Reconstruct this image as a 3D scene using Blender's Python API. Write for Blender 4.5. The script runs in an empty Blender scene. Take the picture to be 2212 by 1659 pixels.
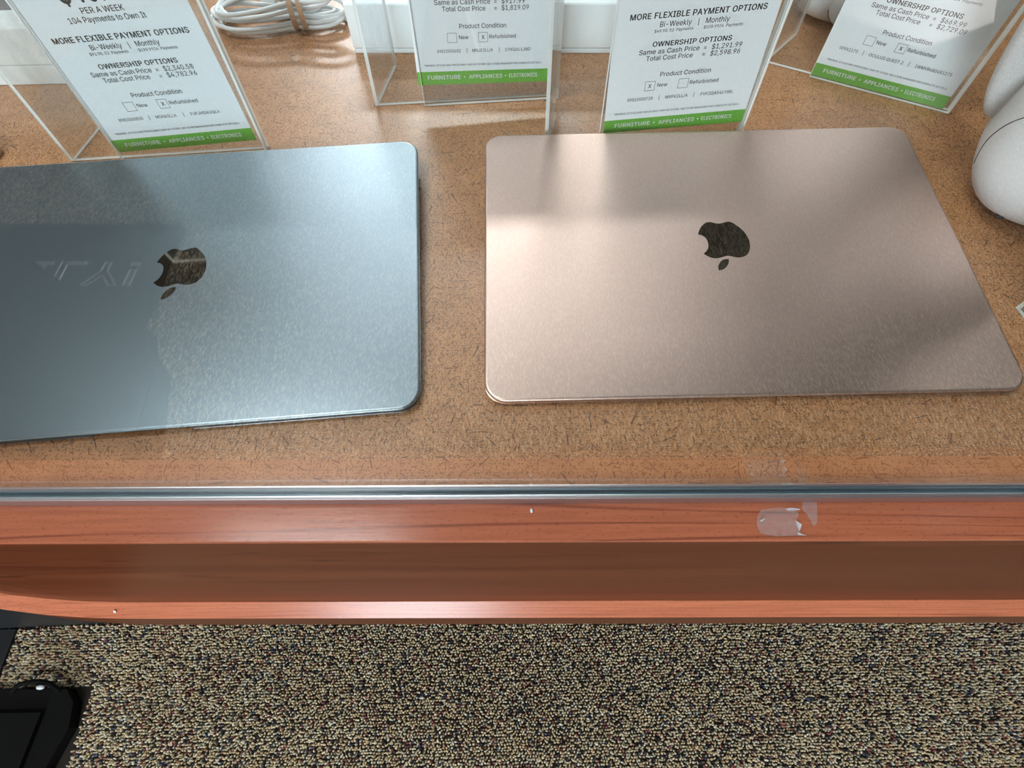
import bpy, bmesh, math, random
import numpy as np
from mathutils import Matrix, Vector
from mathutils.geometry import delaunay_2d_cdt

C = bpy.context.scene.collection
sc = bpy.context.scene
rnd = random.Random(7)
nr = np.random.default_rng(11)

DECK = 0.86          # height of the case floor above the carpet (metres)
CASE_YAW = -0.0171

# ------------------------------------------------------------------ camera
TH, ROLL, F_PX = 0.5067, -0.0211, 1188.0
fw = Vector((0, math.sin(TH), -math.cos(TH)))
r0 = Vector((1, 0, 0)); u0 = Vector((0, math.cos(TH), math.sin(TH)))
rv = r0 * math.cos(ROLL) + u0 * math.sin(ROLL)
uv = -r0 * math.sin(ROLL) + u0 * math.cos(ROLL)
cam_d = bpy.data.cameras.new('camera')
cam_d.sensor_fit = 'HORIZONTAL'; cam_d.sensor_width = 36.0
cam_d.lens = F_PX / 2212 * 36.0
cam_d.clip_start = 0.01
cam = bpy.data.objects.new('camera', cam_d); C.objects.link(cam)
m3 = Matrix((rv, uv, -fw)).transposed()
cam.matrix_world = Matrix.Translation((0, 0, DECK + 0.2773)) @ m3.to_4x4()
sc.camera = cam

# ------------------------------------------------------------------ world, exposure
w = bpy.data.worlds.new('world'); sc.world = w; w.use_nodes = True
w.node_tree.nodes['Background'].inputs[0].default_value = (0.9, 0.95, 1.0, 1)
w.node_tree.nodes['Background'].inputs[1].default_value = 0.3
sc.view_settings.view_transform = 'Standard'
sc.view_settings.look = 'None'
sc.view_settings.gamma = 1.0
sc.view_settings.use_curve_mapping = False
sc.view_settings.exposure = 0.0

# ceiling strip lamps: (x, y, length, width, radiance)
LAMPS = [
    (-0.35, 2.16, 1.30, 0.16, 25.0, 'strip lamp on the ceiling well beyond the glass case'),
    (-0.05, 1.34, 1.90, 0.14, 7.0, 'strip lamp on the ceiling just beyond the glass case'),
    (-0.45, 4.05, 1.60, 0.34, 104.0, 'wide bright lamp on the ceiling close to the far wall'),
    (-0.76, 0.36, 0.62, 0.30, 27.0, 'short wide lamp on the ceiling above the left of the case'),
    (-0.80, -1.60, 1.25, 0.16, 54.0, 'strip lamp on the ceiling in front of the glass case'),
    (-3.00, -2.20, 1.25, 0.16, 12.0, 'strip lamp on the ceiling far to the left'),
]
SKY_L = 25.0           # daylight through the shop window
LAMP_COL = (0.93, 1.0, 1.03, 1)

# ------------------------------------------------------------------ helpers
def obj(name, me, mats=None, parent=None):
    o = bpy.data.objects.new(name, me); C.objects.link(o)
    if mats is not None:
        for m in (mats if isinstance(mats, (list, tuple)) else [mats]):
            me.materials.append(m)
    if parent is not None: o.parent = parent
    return o

def thing(name, label, cat, loc=(0, 0, 0), rotz=0, group=None):
    o = bpy.data.objects.new(name, None); C.objects.link(o)
    o.empty_display_size = 0.02
    o.location = loc; o.rotation_euler = (0, 0, rotz)
    o['label'] = label; o['category'] = cat
    if group: o['group'] = group
    return o

def tag(o, label, cat, group=None):
    o['label'] = label; o['category'] = cat
    if group: o['group'] = group
    return o

def struct(o):
    o['kind'] = 'structure'; return o

def mesh(name, vs, fs, smooth=False, mi=None):
    me = bpy.data.meshes.new(name)
    me.from_pydata([tuple(v) for v in vs], [], [tuple(f) for f in fs])
    if smooth: me.polygons.foreach_set('use_smooth', [True] * len(me.polygons))
    if mi is not None: me.polygons.foreach_set('material_index', mi)
    me.update(); return me

def bm_mesh(bm, name, smooth=False):
    me = bpy.data.meshes.new(name)
    bmesh.ops.recalc_face_normals(bm, faces=bm.faces)
    bm.to_mesh(me); bm.free()
    if smooth: me.polygons.foreach_set('use_smooth', [True] * len(me.polygons))
    return me

def add_box(bm, lo, hi, bev=0.0, seg=2):
    b2 = bmesh.new()
    bmesh.ops.create_cube(b2, size=1.0)
    for v in b2.verts:
        v.co = Vector([lo[i] + (v.co[i] + 0.5) * (hi[i] - lo[i]) for i in range(3)])
    if bev > 0:
        bmesh.ops.bevel(b2, geom=b2.edges[:], offset=bev, segments=seg, affect='EDGES', profile=0.5)
    tmp = bpy.data.meshes.new('tmp'); b2.to_mesh(tmp); b2.free()
    bm.from_mesh(tmp); bpy.data.meshes.remove(tmp)

def box_mesh(name, lo, hi, bev=0.0, seg=2):
    bm = bmesh.new(); add_box(bm, lo, hi, bev, seg); return bm_mesh(bm, name)

def prism(name, pts, z0, z1, smooth=False):
    n = len(pts)
    vs = [(p[0], p[1], z0) for p in pts] + [(p[0], p[1], z1) for p in pts]
    fs = [tuple(range(n - 1, -1, -1)), tuple(range(n, 2 * n))]
    fs += [(i, (i + 1) % n, n + (i + 1) % n, n + i) for i in range(n)]
    bm = bmesh.new()
    bv = [bm.verts.new(v) for v in vs]
    for f in fs: bm.faces.new([bv[i] for i in f])
    return bm_mesh(bm, name)

def rrect(x0, y0, x1, y1, r, n=8):
    out = []
    for cx, cy, a0 in ((x1 - r, y0 + r, -90), (x1 - r, y1 - r, 0), (x0 + r, y1 - r, 90), (x0 + r, y0 + r, 180)):
        for k in range(n + 1):
            a = math.radians(a0 + 90 * k / n)
            out.append((cx + r * math.cos(a), cy + r * math.sin(a)))
    return out

def loft(name, rings, smooth=True, cap=True):
    n = len(rings[0]); vs = [p for r in rings for p in r]; fs = []
    for k in range(len(rings) - 1):
        for i in range(n):
            j = (i + 1) % n
            fs.append((k * n + i, k * n + j, (k + 1) * n + j, (k + 1) * n + i))
    if cap:
        fs.append(tuple(range(n - 1, -1, -1)))
        fs.append(tuple(range((len(rings) - 1) * n, len(rings) * n)))
    me = mesh(name, vs, fs, smooth)
    if cap and smooth:
        me.polygons[-1].use_smooth = False; me.polygons[-2].use_smooth = False
    return me

def tube(name, pts, rad, n=10, closed=False):
    pts = [Vector(p) for p in pts]; m = len(pts); vs = []; fs = []
    up = Vector((0, 0, 1))
    for i, p in enumerate(pts):
        if closed: t = pts[(i + 1) % m] - pts[i - 1]
        else: t = pts[min(i + 1, m - 1)] - pts[max(i - 1, 0)]
        t.normalize()
        a = up - t * up.dot(t)
        if a.length < 1e-4: a = Vector((1, 0, 0)) - t * t.x
        a.normalize(); b = t.cross(a)
        for k in range(n):
            q = 2 * math.pi * k / n
            vs.append(p + (a * math.cos(q) + b * math.sin(q)) * rad)
    for i in range(m if closed else m - 1):
        for k in range(n):
            fs.append((i * n + k, i * n + (k + 1) % n, ((i + 1) % m) * n + (k + 1) % n, ((i + 1) % m) * n + k))
    if not closed:
        fs.append(tuple(range(n - 1, -1, -1))); fs.append(tuple(range((m - 1) * n, m * n)))
    return mesh(name, vs, fs, True)

def catmull(P, seg=8, closed=False):
    P = [Vector(p) for p in P]; n = len(P); out = []
    rng = range(n) if closed else range(n - 1)
    for i in rng:
        a = P[(i - 1) % n] if closed or i > 0 else P[0]
        b = P[i]; c = P[(i + 1) % n]
        d = P[(i + 2) % n] if closed or i + 2 < n else P[-1]
        for k in range(seg):
            t = k / seg
            out.append(0.5 * ((2 * b) + (c - a) * t + (2 * a - 5 * b + 4 * c - d) * t * t + (3 * b - a - 3 * c + d) * t ** 3))
    if not closed: out.append(P[-1])
    return out

# ------------------------------------------------------------------ node helpers
class M:
    def __init__(s, name):
        s.m = bpy.data.materials.new(name); s.m.use_nodes = True
        s.nt = s.m.node_tree; s.n = s.nt.nodes; s.l = s.nt.links
        s.b = s.n['Principled BSDF']; s.out = s.n['Material Output']
        s.tc = None
    def set(s, **k):
        for a, v in k.items():
            s.b.inputs[a.replace('_', ' ')].default_value = v
        return s
    def node(s, t, **k):
        n = s.n.new(t)
        for a, v in k.items(): setattr(n, a, v)
        return n
    def link(s, a, b): s.l.new(a, b)
    def coord(s, scale=(1, 1, 1), rot=(0, 0, 0), which='Object'):
        if s.tc is None: s.tc = s.node('ShaderNodeTexCoord')
        mp = s.node('ShaderNodeMapping'); mp.inputs['Scale'].default_value = scale; mp.inputs['Rotation'].default_value = rot
        s.link(s.tc.outputs[which], mp.inputs[0]); return mp.outputs[0]
    def noise(s, vec, scale, detail=2.0, rough=0.5, dist=0.0):
        n = s.node('ShaderNodeTexNoise'); n.inputs['Scale'].default_value = scale
        n.inputs['Detail'].default_value = detail; n.inputs['Roughness'].default_value = rough; n.inputs['Distortion'].default_value = dist
        s.link(vec, n.inputs['Vector']); return n.outputs['Fac']
    def math(s, op, a, b=None, c=None, clamp=False):
        n = s.node('ShaderNodeMath', operation=op, use_clamp=clamp)
        for i, x in enumerate((a, b, c)):
            if x is None: continue
            if isinstance(x, (int, float)): n.inputs[i].default_value = x
            else: s.link(x, n.inputs[i])
        return n.outputs[0]
    def ramp(s, fac, stops, interp='LINEAR'):
        n = s.node('ShaderNodeValToRGB'); n.color_ramp.interpolation = interp
        e = n.color_ramp.elements
        while len(e) < len(stops): e.new(0.5)
        for i, (p, c) in enumerate(stops):
            e[i].position = p; e[i].color = (*c, 1) if len(c) == 3 else c
        s.link(fac, n.inputs[0]); return n.outputs[0]
    def mix(s, fac, a, b, mode='MIX'):
        n = s.node('ShaderNodeMix', data_type='RGBA', blend_type=mode)
        for i, x in ((0, fac), (6, a), (7, b)):
            if isinstance(x, (int, float)): n.inputs[i].default_value = x
            elif isinstance(x, tuple): n.inputs[i].default_value = (*x, 1) if len(x) == 3 else x
            else: s.link(x, n.inputs[i])
        return n.outputs[2]
    def bump(s, h, strength=0.2, dist=0.001):
        n = s.node('ShaderNodeBump'); n.inputs['Strength'].default_value = strength; n.inputs['Distance'].default_value = dist
        s.link(h, n.inputs['Height']); s.link(n.outputs[0], s.b.inputs['Normal'])

def simple(name, col, rough=0.5, metal=0.0, spec=0.5):
    m = M(name); m.set(Base_Color=(*col, 1), Roughness=rough, Metallic=metal)
    m.b.inputs['Specular IOR Level'].default_value = spec
    return m

# hardboard ---------------------------------------------------------
def mat_hardboard():
    m = M('hardboard')
    v = m.coord()
    base = m.ramp(m.noise(v, 60, 4, 0.6), [(0.3, (0.385, 0.178, 0.073)), (0.7, (0.485, 0.234, 0.099))])
    speck = m.ramp(m.noise(v, 900, 3, 0.7), [(0.30, (0.72, 0.68, 0.64)), (0.5, (1, 1, 1)), (0.72, (1.1, 1.08, 1.05))])
    col = m.mix(1.0, base, speck, 'MULTIPLY')
    def fibre(scale, L, W, keep, wob, seed):
        nz = m.node('ShaderNodeTexNoise'); nz.inputs['Scale'].default_value = 0.9 / L * 0.5; nz.inputs['Detail'].default_value = 1.0
        a = m.node('ShaderNodeVectorMath', operation='ADD'); a.inputs[1].default_value = (seed, seed * 1.37, 0)
        m.link(v, a.inputs[0]); m.link(a.outputs[0], nz.inputs['Vector'])
        sub = m.node('ShaderNodeVectorMath', operation='SUBTRACT'); sub.inputs[1].default_value = (0.5, 0.5, 0.5); m.link(nz.outputs['Color'], sub.inputs[0])
        sc_ = m.node('ShaderNodeVectorMath', operation='SCALE'); sc_.inputs[3].default_value = wob; m.link(sub.outputs[0], sc_.inputs[0])
        ad = m.node('ShaderNodeVectorMath', operation='ADD'); m.link(a.outputs[0], ad.inputs[0]); m.link(sc_.outputs[0], ad.inputs[1])
        vo = m.node('ShaderNodeTexVoronoi', voronoi_dimensions='2D'); vo.inputs['Scale'].default_value = scale; m.link(ad.outputs[0], vo.inputs['Vector'])
        dl = m.node('ShaderNodeVectorMath', operation='SUBTRACT'); m.link(ad.outputs[0], dl.inputs[0]); m.link(vo.outputs['Position'], dl.inputs[1])
        c = m.node('ShaderNodeSeparateColor'); m.link(vo.outputs['Color'], c.inputs[0])
        ro = m.node('ShaderNodeVectorRotate', rotation_type='Z_AXIS'); m.link(dl.outputs[0], ro.inputs['Vector']); m.link(m.math('MULTIPLY', c.outputs[0], 6.283), ro.inputs['Angle'])
        xyz = m.node('ShaderNodeSeparateXYZ'); m.link(ro.outputs[0], xyz.inputs[0])
        ln = m.math('MULTIPLY', m.math('ADD', m.math('MULTIPLY', c.outputs[2], 0.75), 0.25), L)
        dx = m.math('DIVIDE', m.math('ABSOLUTE', xyz.outputs[0]), ln)
        dy = m.math('DIVIDE', m.math('ABSOLUTE', xyz.outputs[1]), W)
        f = m.math('DIVIDE', m.math('SUBTRACT', 1.35, m.math('MAXIMUM', dx, dy)), 0.6, clamp=True)
        return m.math('MULTIPLY', f, m.math('LESS_THAN', c.outputs[1], keep))
    fa = m.math('MULTIPLY', fibre(85, 0.0050, 0.00030, 0.30, 0.0030, 0.31), 0.95)
    for (sc2, L, W, kp, wb, sd, am) in ((190, 0.0026, 0.00026, 0.42, 0.0014, 1.7, 0.85), (260, 0.0017, 0.00022, 0.50, 0.0010, 2.9, 0.72),
                                        (430, 0.0009, 0.00022, 0.60, 0.0004, 4.1, 0.62), (560, 0.00042, 0.00034, 0.55, 0.0002, 5.3, 0.85)):
        fa = m.math('MAXIMUM', fa, m.math('MULTIPLY', fibre(sc2, L, W, kp, wb, sd), am))
    col = m.mix(m.math('MULTIPLY', fa, 0.95), col, (0.065, 0.025, 0.009))
    m.link(col, m.b.inputs['Base Color'])
    m.set(Roughness=0.36)
    m.b.inputs['Specular IOR Level'].default_value = 0.7
    m.bump(m.noise(v, 300, 3, 0.6), 0.12, 0.0006)
    return m.m

def mat_wood(name, dark, light, line, seed=0.0, rough=0.3, spec=0.5):
    m = M(name)
    v = m.coord(scale=(0.55, 14.0, 14.0))
    vv = m.node('ShaderNodeVectorMath', operation='ADD'); vv.inputs[1].default_value = (seed, seed * 3.1, seed * 1.7)
    m.link(v, vv.inputs[0]); v = vv.outputs[0]
    base = m.ramp(m.noise(v, 2.2, 5, 0.62, 0.4), [(0.3, dark), (0.7, light)])
    fine = m.noise(m.coord(scale=(18, 420, 420)), 1.0, 3, 0.6)
    base = m.mix(1.0, base, m.ramp(fine, [(0.3, (0.86, 0.84, 0.82)), (0.6, (1.04, 1.03, 1.02))]), 'MULTIPLY')
    # long cathedral grain lines
    g = m.noise(v, 1.15, 1.0, 0.4, 0.35)
    g = m.math('FRACT', m.math('MULTIPLY', g, 34.0))
    d = m.math('ABSOLUTE', m.math('SUBTRACT', g, 0.5))
    ln = m.math('SUBTRACT', 1.0, m.math('DIVIDE', d, 0.11), clamp=True)
    ln = m.math('MULTIPLY', ln, m.ramp(m.noise(m.coord(scale=(3, 30, 30)), 3.0, 2, 0.5), [(0.34, (0, 0, 0)), (0.56, (1, 1, 1))]))
    col = m.mix(m.math('MULTIPLY', ln, 0.7), base, line)
    pores = m.ramp(m.noise(m.coord(scale=(330, 900, 900)), 1.0, 2, 0.6), [(0.60, (0, 0, 0)), (0.68, (1, 1, 1))])
    col = m.mix(m.math('MULTIPLY', pores, 0.38), col, line)
    m.link(col, m.b.inputs['Base Color'])
    m.set(Roughness=rough); m.b.inputs['Specular IOR Level'].default_value = spec
    m.bump(m.noise(m.coord(scale=(90, 500, 500)), 1.0, 2, 0.6), 0.05, 0.0005)
    return m.m

def mat_lid(name, col, rough, metal=1.0):
    m = M(name)
    v = m.coord()
    g = m.noise(v, 3000, 2, 0.7)
    c = m.mix(1.0, (*col, 1), m.ramp(g, [(0.3, (0.86, 0.86, 0.86)), (0.7, (1.1, 1.1, 1.1))]), 'MULTIPLY')
    m.link(c, m.b.inputs['Base Color'])
    m.set(Roughness=rough, Metallic=metal)
    m.bump(m.noise(v, 4200, 2, 0.6), 0.06, 0.0002)
    return m.m

def clear_shader(m, tint, rough=0.02, ior=1.49, extra=0.0):
    n = m.node
    geo = n('ShaderNodeNewGeometry')
    iorn = m.math('ADD', m.math('MULTIPLY', geo.outputs['Backfacing'], 1.0 / ior - ior), ior)
    fr = n('ShaderNodeFresnel'); m.link(iorn, fr.inputs['IOR'])
    tr = n('ShaderNodeBsdfTransparent'); tr.inputs[0].default_value = (*tint, 1)
    gl = n('ShaderNodeBsdfGlossy'); gl.inputs['Roughness'].default_value = rough; gl.inputs[0].default_value = (1, 1, 1, 1)
    mx = n('ShaderNodeMixShader'); m.link(fr.outputs[0], mx.inputs[0]); m.link(tr.outputs[0], mx.inputs[1]); m.link(gl.outputs[0], mx.inputs[2])
    last = mx.outputs[0]
    if extra > 0:
        df = n('ShaderNodeBsdfDiffuse'); df.inputs[0].default_value = (0.8, 0.82, 0.82, 1)
        sm = m.ramp(m.noise(m.coord(scale=(30, 30, 8)), 1.0, 4, 0.65), [(0.42, (0, 0, 0)), (0.75, (1, 1, 1))])
        m2 = n('ShaderNodeMixShader'); m.link(m.math('MULTIPLY', sm, extra), m2.inputs[0]); m.link(last, m2.inputs[1]); m.link(df.outputs[0], m2.inputs[2])
        last = m2.outputs[0]
    m.link(last, m.out.inputs['Surface'])
    return m.m

def mat_edge():
    m = M('acrylic_edge')  # near-white colour stands in for light piped to the sheet edges
    df = m.node('ShaderNodeBsdfDiffuse'); df.inputs[0].default_value = (0.96, 0.98, 0.95, 1)
    tl = m.node('ShaderNodeBsdfTranslucent'); tl.inputs[0].default_value = (0.95, 0.98, 0.95, 1)
    gl = m.node('ShaderNodeBsdfGlossy'); gl.inputs['Roughness'].default_value = 0.15
    a = m.node('ShaderNodeMixShader'); a.inputs[0].default_value = 0.35
    m.link(df.outputs[0], a.inputs[1]); m.link(tl.outputs[0], a.inputs[2])
    b = m.node('ShaderNodeMixShader'); b.inputs[0].default_value = 0.12
    m.link(a.outputs[0], b.inputs[1]); m.link(gl.outputs[0], b.inputs[2])
    m.link(b.outputs[0], m.out.inputs['Surface'])
    return m.m

MT = {}
MT['board'] = mat_hardboard()
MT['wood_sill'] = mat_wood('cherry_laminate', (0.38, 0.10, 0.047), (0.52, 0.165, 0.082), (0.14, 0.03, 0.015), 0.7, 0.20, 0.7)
MT['wood_fascia'] = mat_wood('cherry_laminate_fascia', (0.115, 0.027, 0.010), (0.17, 0.049, 0.019), (0.06, 0.013, 0.005), 3.4, 0.34, 0.12)  # darkened cherry copy: shade on the front board put into its colour
MT['wood_ledge'] = mat_wood('cherry_laminate_ledge', (0.56, 0.16, 0.08), (0.70, 0.24, 0.12), (0.25, 0.06, 0.03), 6.1, 0.25, 0.42)  # lightened cherry copy: front light on the ledge put into its colour
MT['space_grey'] = mat_lid('anodised_grey', (0.28, 0.335, 0.37), 0.34)
MT['gold'] = mat_lid('anodised_gold', (0.76, 0.565, 0.485), 0.38)
MT['gold_edge'] = simple('gold_edge', (0.55, 0.34, 0.25), 0.3, 1.0).m
MT['grey_edge'] = simple('grey_edge', (0.22, 0.24, 0.27), 0.3, 1.0).m
MT['emblem'] = simple('mirror_emblem', (0.36, 0.325, 0.29), 0.05, 1.0).m
MT['dark_gap'] = simple('dark_gap', (0.012, 0.010, 0.010), 0.6).m
MT['acrylic'] = clear_shader(M('clear_acrylic'), (0.975, 0.985, 0.98), 0.03)
MT['acrylic_worn'] = clear_shader(M('scuffed_acrylic'), (0.96, 0.97, 0.965), 0.06, extra=0.22)
MT['edge'] = mat_edge()
MT['glass'] = clear_shader(M('case_glass'), (0.985, 0.995, 0.99), 0.0, ior=1.52)
MT['alu'] = M('bright_aluminium').set(Base_Color=(0.90, 0.92, 0.94, 1), Metallic=1.0, Roughness=0.30).m
MT['groove'] = simple('glazing_gasket', (0.13, 0.23, 0.30), 0.25).m
MT['alu_front'] = mat_lid('aluminium_front_lip', (0.52, 0.46, 0.46), 0.42)
MT['paper'] = simple('card_stock', (0.80, 0.82, 0.84), 0.6, spec=0.3).m
MT['ink'] = simple('black_ink', (0.015, 0.015, 0.018), 0.6).m
MT['green'] = simple('green_ink', (0.13, 0.40, 0.035), 0.55).m
MT['white_ink'] = simple('white_ink', (0.86, 0.88, 0.84), 0.6).m
MT['cable'] = simple('white_cable', (0.80, 0.84, 0.85), 0.4).m
MT['band'] = simple('tan_rubber', (0.50, 0.31, 0.19), 0.6).m
MT['white_card'] = simple('white_carton', (0.84, 0.89, 0.90), 0.45).m
MT['white_plastic'] = simple('white_plastic', (0.66, 0.67, 0.67), 0.45).m
MT['grey_print'] = simple('grey_print', (0.16, 0.17, 0.18), 0.3).m
MT['seam'] = simple('dark_seam', (0.03, 0.03, 0.032), 0.6).m
MT['black'] = simple('black_laminate', (0.016, 0.017, 0.019), 0.5).m
MT['black_mat'] = simple('black_rubber', (0.007, 0.0065, 0.0065), 0.9, spec=0.1).m
MT['mat_print'] = simple('pale_print', (0.55, 0.56, 0.52), 0.7).m
MT['brass'] = simple('brass', (0.55, 0.42, 0.2), 0.3, 1.0).m
MT['wall'] = simple('painted_wall', (0.40, 0.40, 0.39), 0.8).m

def mat_fabric():
    m = M('knit_fabric'); v = m.coord(scale=(1, 1, 1))
    vo = m.node('ShaderNodeTexVoronoi'); vo.inputs['Scale'].default_value = 1500
    vo.inputs['Randomness'].default_value = 0.9
    m.link(v, vo.inputs['Vector'])
    c = m.ramp(vo.outputs['Distance'], [(0.15, (0.62, 0.63, 0.62)), (0.6, (0.50, 0.51, 0.50))])
    m.link(c, m.b.inputs['Base Color']); m.set(Roughness=0.9); m.bump(m.math('SUBTRACT', 1.0, vo.outputs['Distance']), 0.3, 0.0006)
    return m.m
MT['fabric'] = mat_fabric()

def mat_tape():
    m = M('old_clear_tape')
    df = m.node('ShaderNodeBsdfDiffuse'); df.inputs[0].default_value = (0.75, 0.70, 0.70, 1)
    tr = m.node('ShaderNodeBsdfTransparent'); gl = m.node('ShaderNodeBsdfGlossy'); gl.inputs['Roughness'].default_value = 0.3
    a = m.node('ShaderNodeMixShader'); m.link(tr.outputs[0], a.inputs[1]); m.link(df.outputs[0], a.inputs[2])
    f = m.ramp(m.noise(m.coord(), 300, 3, 0.6), [(0.3, (0.05,) * 3), (0.7, (0.17,) * 3)]); m.link(f, a.inputs[0])
    b = m.node('ShaderNodeMixShader'); b.inputs[0].default_value = 0.05; m.link(a.outputs[0], b.inputs[1]); m.link(gl.outputs[0], b.inputs[2])
    m.link(b.outputs[0], m.out.inputs['Surface']); return m.m
MT['tape'] = mat_tape()
MT['tape_white'] = simple('crumpled_tape', (0.62, 0.58, 0.60), 0.4).m

YARN = [(0.0, (0.76, 0.60, 0.37)), (0.28, (0.86, 0.73, 0.51)), (0.50, (0.62, 0.50, 0.32)), (0.64, (0.80, 0.76, 0.63)),
        (0.75, (0.40, 0.39, 0.30)), (0.82, (0.30, 0.11, 0.11)), (0.865, (0.10, 0.11, 0.16)), (0.91, (0.06, 0.055, 0.055)), (0.96, (0.44, 0.23, 0.15))]
def mat_carpet_flat():
    m = M('carpet_flat'); v = m.coord()
    vo = m.node('ShaderNodeTexVoronoi'); vo.inputs['Scale'].default_value = 200; m.link(v, vo.inputs['Vector'])
    sx = m.node('ShaderNodeSeparateColor'); m.link(vo.outputs['Color'], sx.inputs[0])
    c = m.ramp(sx.outputs[0], YARN, 'CONSTANT')
    c = m.mix(m.ramp(vo.outputs['Distance'], [(0.26, (0, 0, 0)), (0.52, (1, 1, 1))]), c, (0.02, 0.017, 0.015))  # shade between the loops painted as dark cell borders
    m.link(c, m.b.inputs['Base Color']); m.set(Roughness=0.95); m.b.inputs['Specular IOR Level'].default_value = 0.1
    return m.m
def mat_yarn():
    m = M('loop_yarn')
    a = m.node('ShaderNodeAttribute', attribute_name='yarn')
    m.link(m.ramp(a.outputs['Fac'], YARN, 'CONSTANT'), m.b.inputs['Base Color'])
    m.set(Roughness=0.75); m.b.inputs['Specular IOR Level'].default_value = 0.25
    return m.m
MT['carpet_base'] = simple('carpet_backing', (0.03, 0.025, 0.02), 0.95, spec=0.1).m
MT['carpet'] = mat_carpet_flat()
MT['yarn'] = mat_yarn()

def mat_ceiling():
    m = M('ceiling_tiles'); v = m.coord()
    br = m.node('ShaderNodeTexBrick'); br.offset = 0.0
    br.inputs['Scale'].default_value = 1.0; br.inputs['Mortar Size'].default_value = 0.012
    br.inputs['Brick Width'].default_value = 0.61; br.inputs['Row Height'].default_value = 0.61
    br.inputs['Color1'].default_value = (0.17, 0.158, 0.138, 1); br.inputs['Color2'].default_value = (0.19, 0.176, 0.152, 1)
    br.inputs['Mortar'].default_value = (0.75, 0.76, 0.76, 1)
    m.link(v, br.inputs['Vector'])
    sp = m.ramp(m.noise(v, 60, 3, 0.7), [(0.35, (0.6, 0.6, 0.6)), (0.5, (1, 1, 1))])
    m.link(m.mix(1.0, br.outputs['Color'], sp, 'MULTIPLY'), m.b.inputs['Base Color']); m.set(Roughness=0.9)
    return m.m
MT['ceiling'] = mat_ceiling()
def mat_lamp(e):
    m = M('lamp_diffuser'); em = m.node('ShaderNodeEmission'); em.inputs[0].default_value = LAMP_COL; em.inputs[1].default_value = e
    m.link(em.outputs[0], m.out.inputs['Surface']); return m.m

# ------------------------------------------------------------------ room shell
RX, RY0, RY1, RH = 4.0, -4.0, 5.0, 2.70
struct(obj('floor', box_mesh('floor', (-RX, RY0, -0.05), (RX, RY1, 0.0)), MT['carpet']))
struct(obj('ceiling', box_mesh('ceiling', (-RX, RY0, RH), (RX, RY1, RH + 0.05)), MT['ceiling']))
struct(obj('wall_back', box_mesh('wall_back', (-RX, RY1, 0), (RX, RY1 + 0.1, RH)), MT['wall']))
struct(obj('wall_front', box_mesh('wall_front', (-RX, RY0 - 0.1, 0), (RX, RY0, RH)), MT['wall']))
struct(obj('wall_left', box_mesh('wall_left', (-RX - 0.1, RY0, 0), (-RX, RY1, RH)), MT['wall']))
struct(obj('wall_right', box_mesh('wall_right', (RX, RY0, 0), (RX + 0.1, RY1, RH)), MT['wall']))

wn = obj('window_1', box_mesh('window_1', (-1.45, RY0 + 0.001, 0.75), (-0.31, RY0 + 0.03, 2.45)), MT['white_plastic'])
struct(wn)
def mat_sky():
    m = M('daylight_outside'); em = m.node('ShaderNodeEmission'); em.inputs[0].default_value = (0.86, 0.96, 1.06, 1); em.inputs[1].default_value = SKY_L
    m.link(em.outputs[0], m.out.inputs['Surface']); return m.m
for k in range(2):
    x0 = -1.40 + k * 0.54
    pn = obj('window_pane', box_mesh('window_pane', (x0, RY0 + 0.0305, 0.80), (x0 + 0.50, RY0 + 0.034, 2.40)), mat_sky(), wn)

for (lx, ly, L, Wd, e, lab) in LAMPS:
    t = thing('ceiling_lamp', lab, 'ceiling light', (lx, ly, RH), 0, 'ceiling strip lamps')
    bm = bmesh.new(); add_box(bm, (-L / 2 - .02, -Wd / 2 - .02, -0.05), (L / 2 + .02, Wd / 2 + .02, -0.0005), 0.004)
    obj('housing', bm_mesh(bm, 'housing'), MT['white_plastic'], t)
    obj('diffuser', box_mesh('diffuser', (-L / 2, -Wd / 2, -0.062), (L / 2, Wd / 2, -0.0505)), mat_lamp(e), t)

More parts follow.
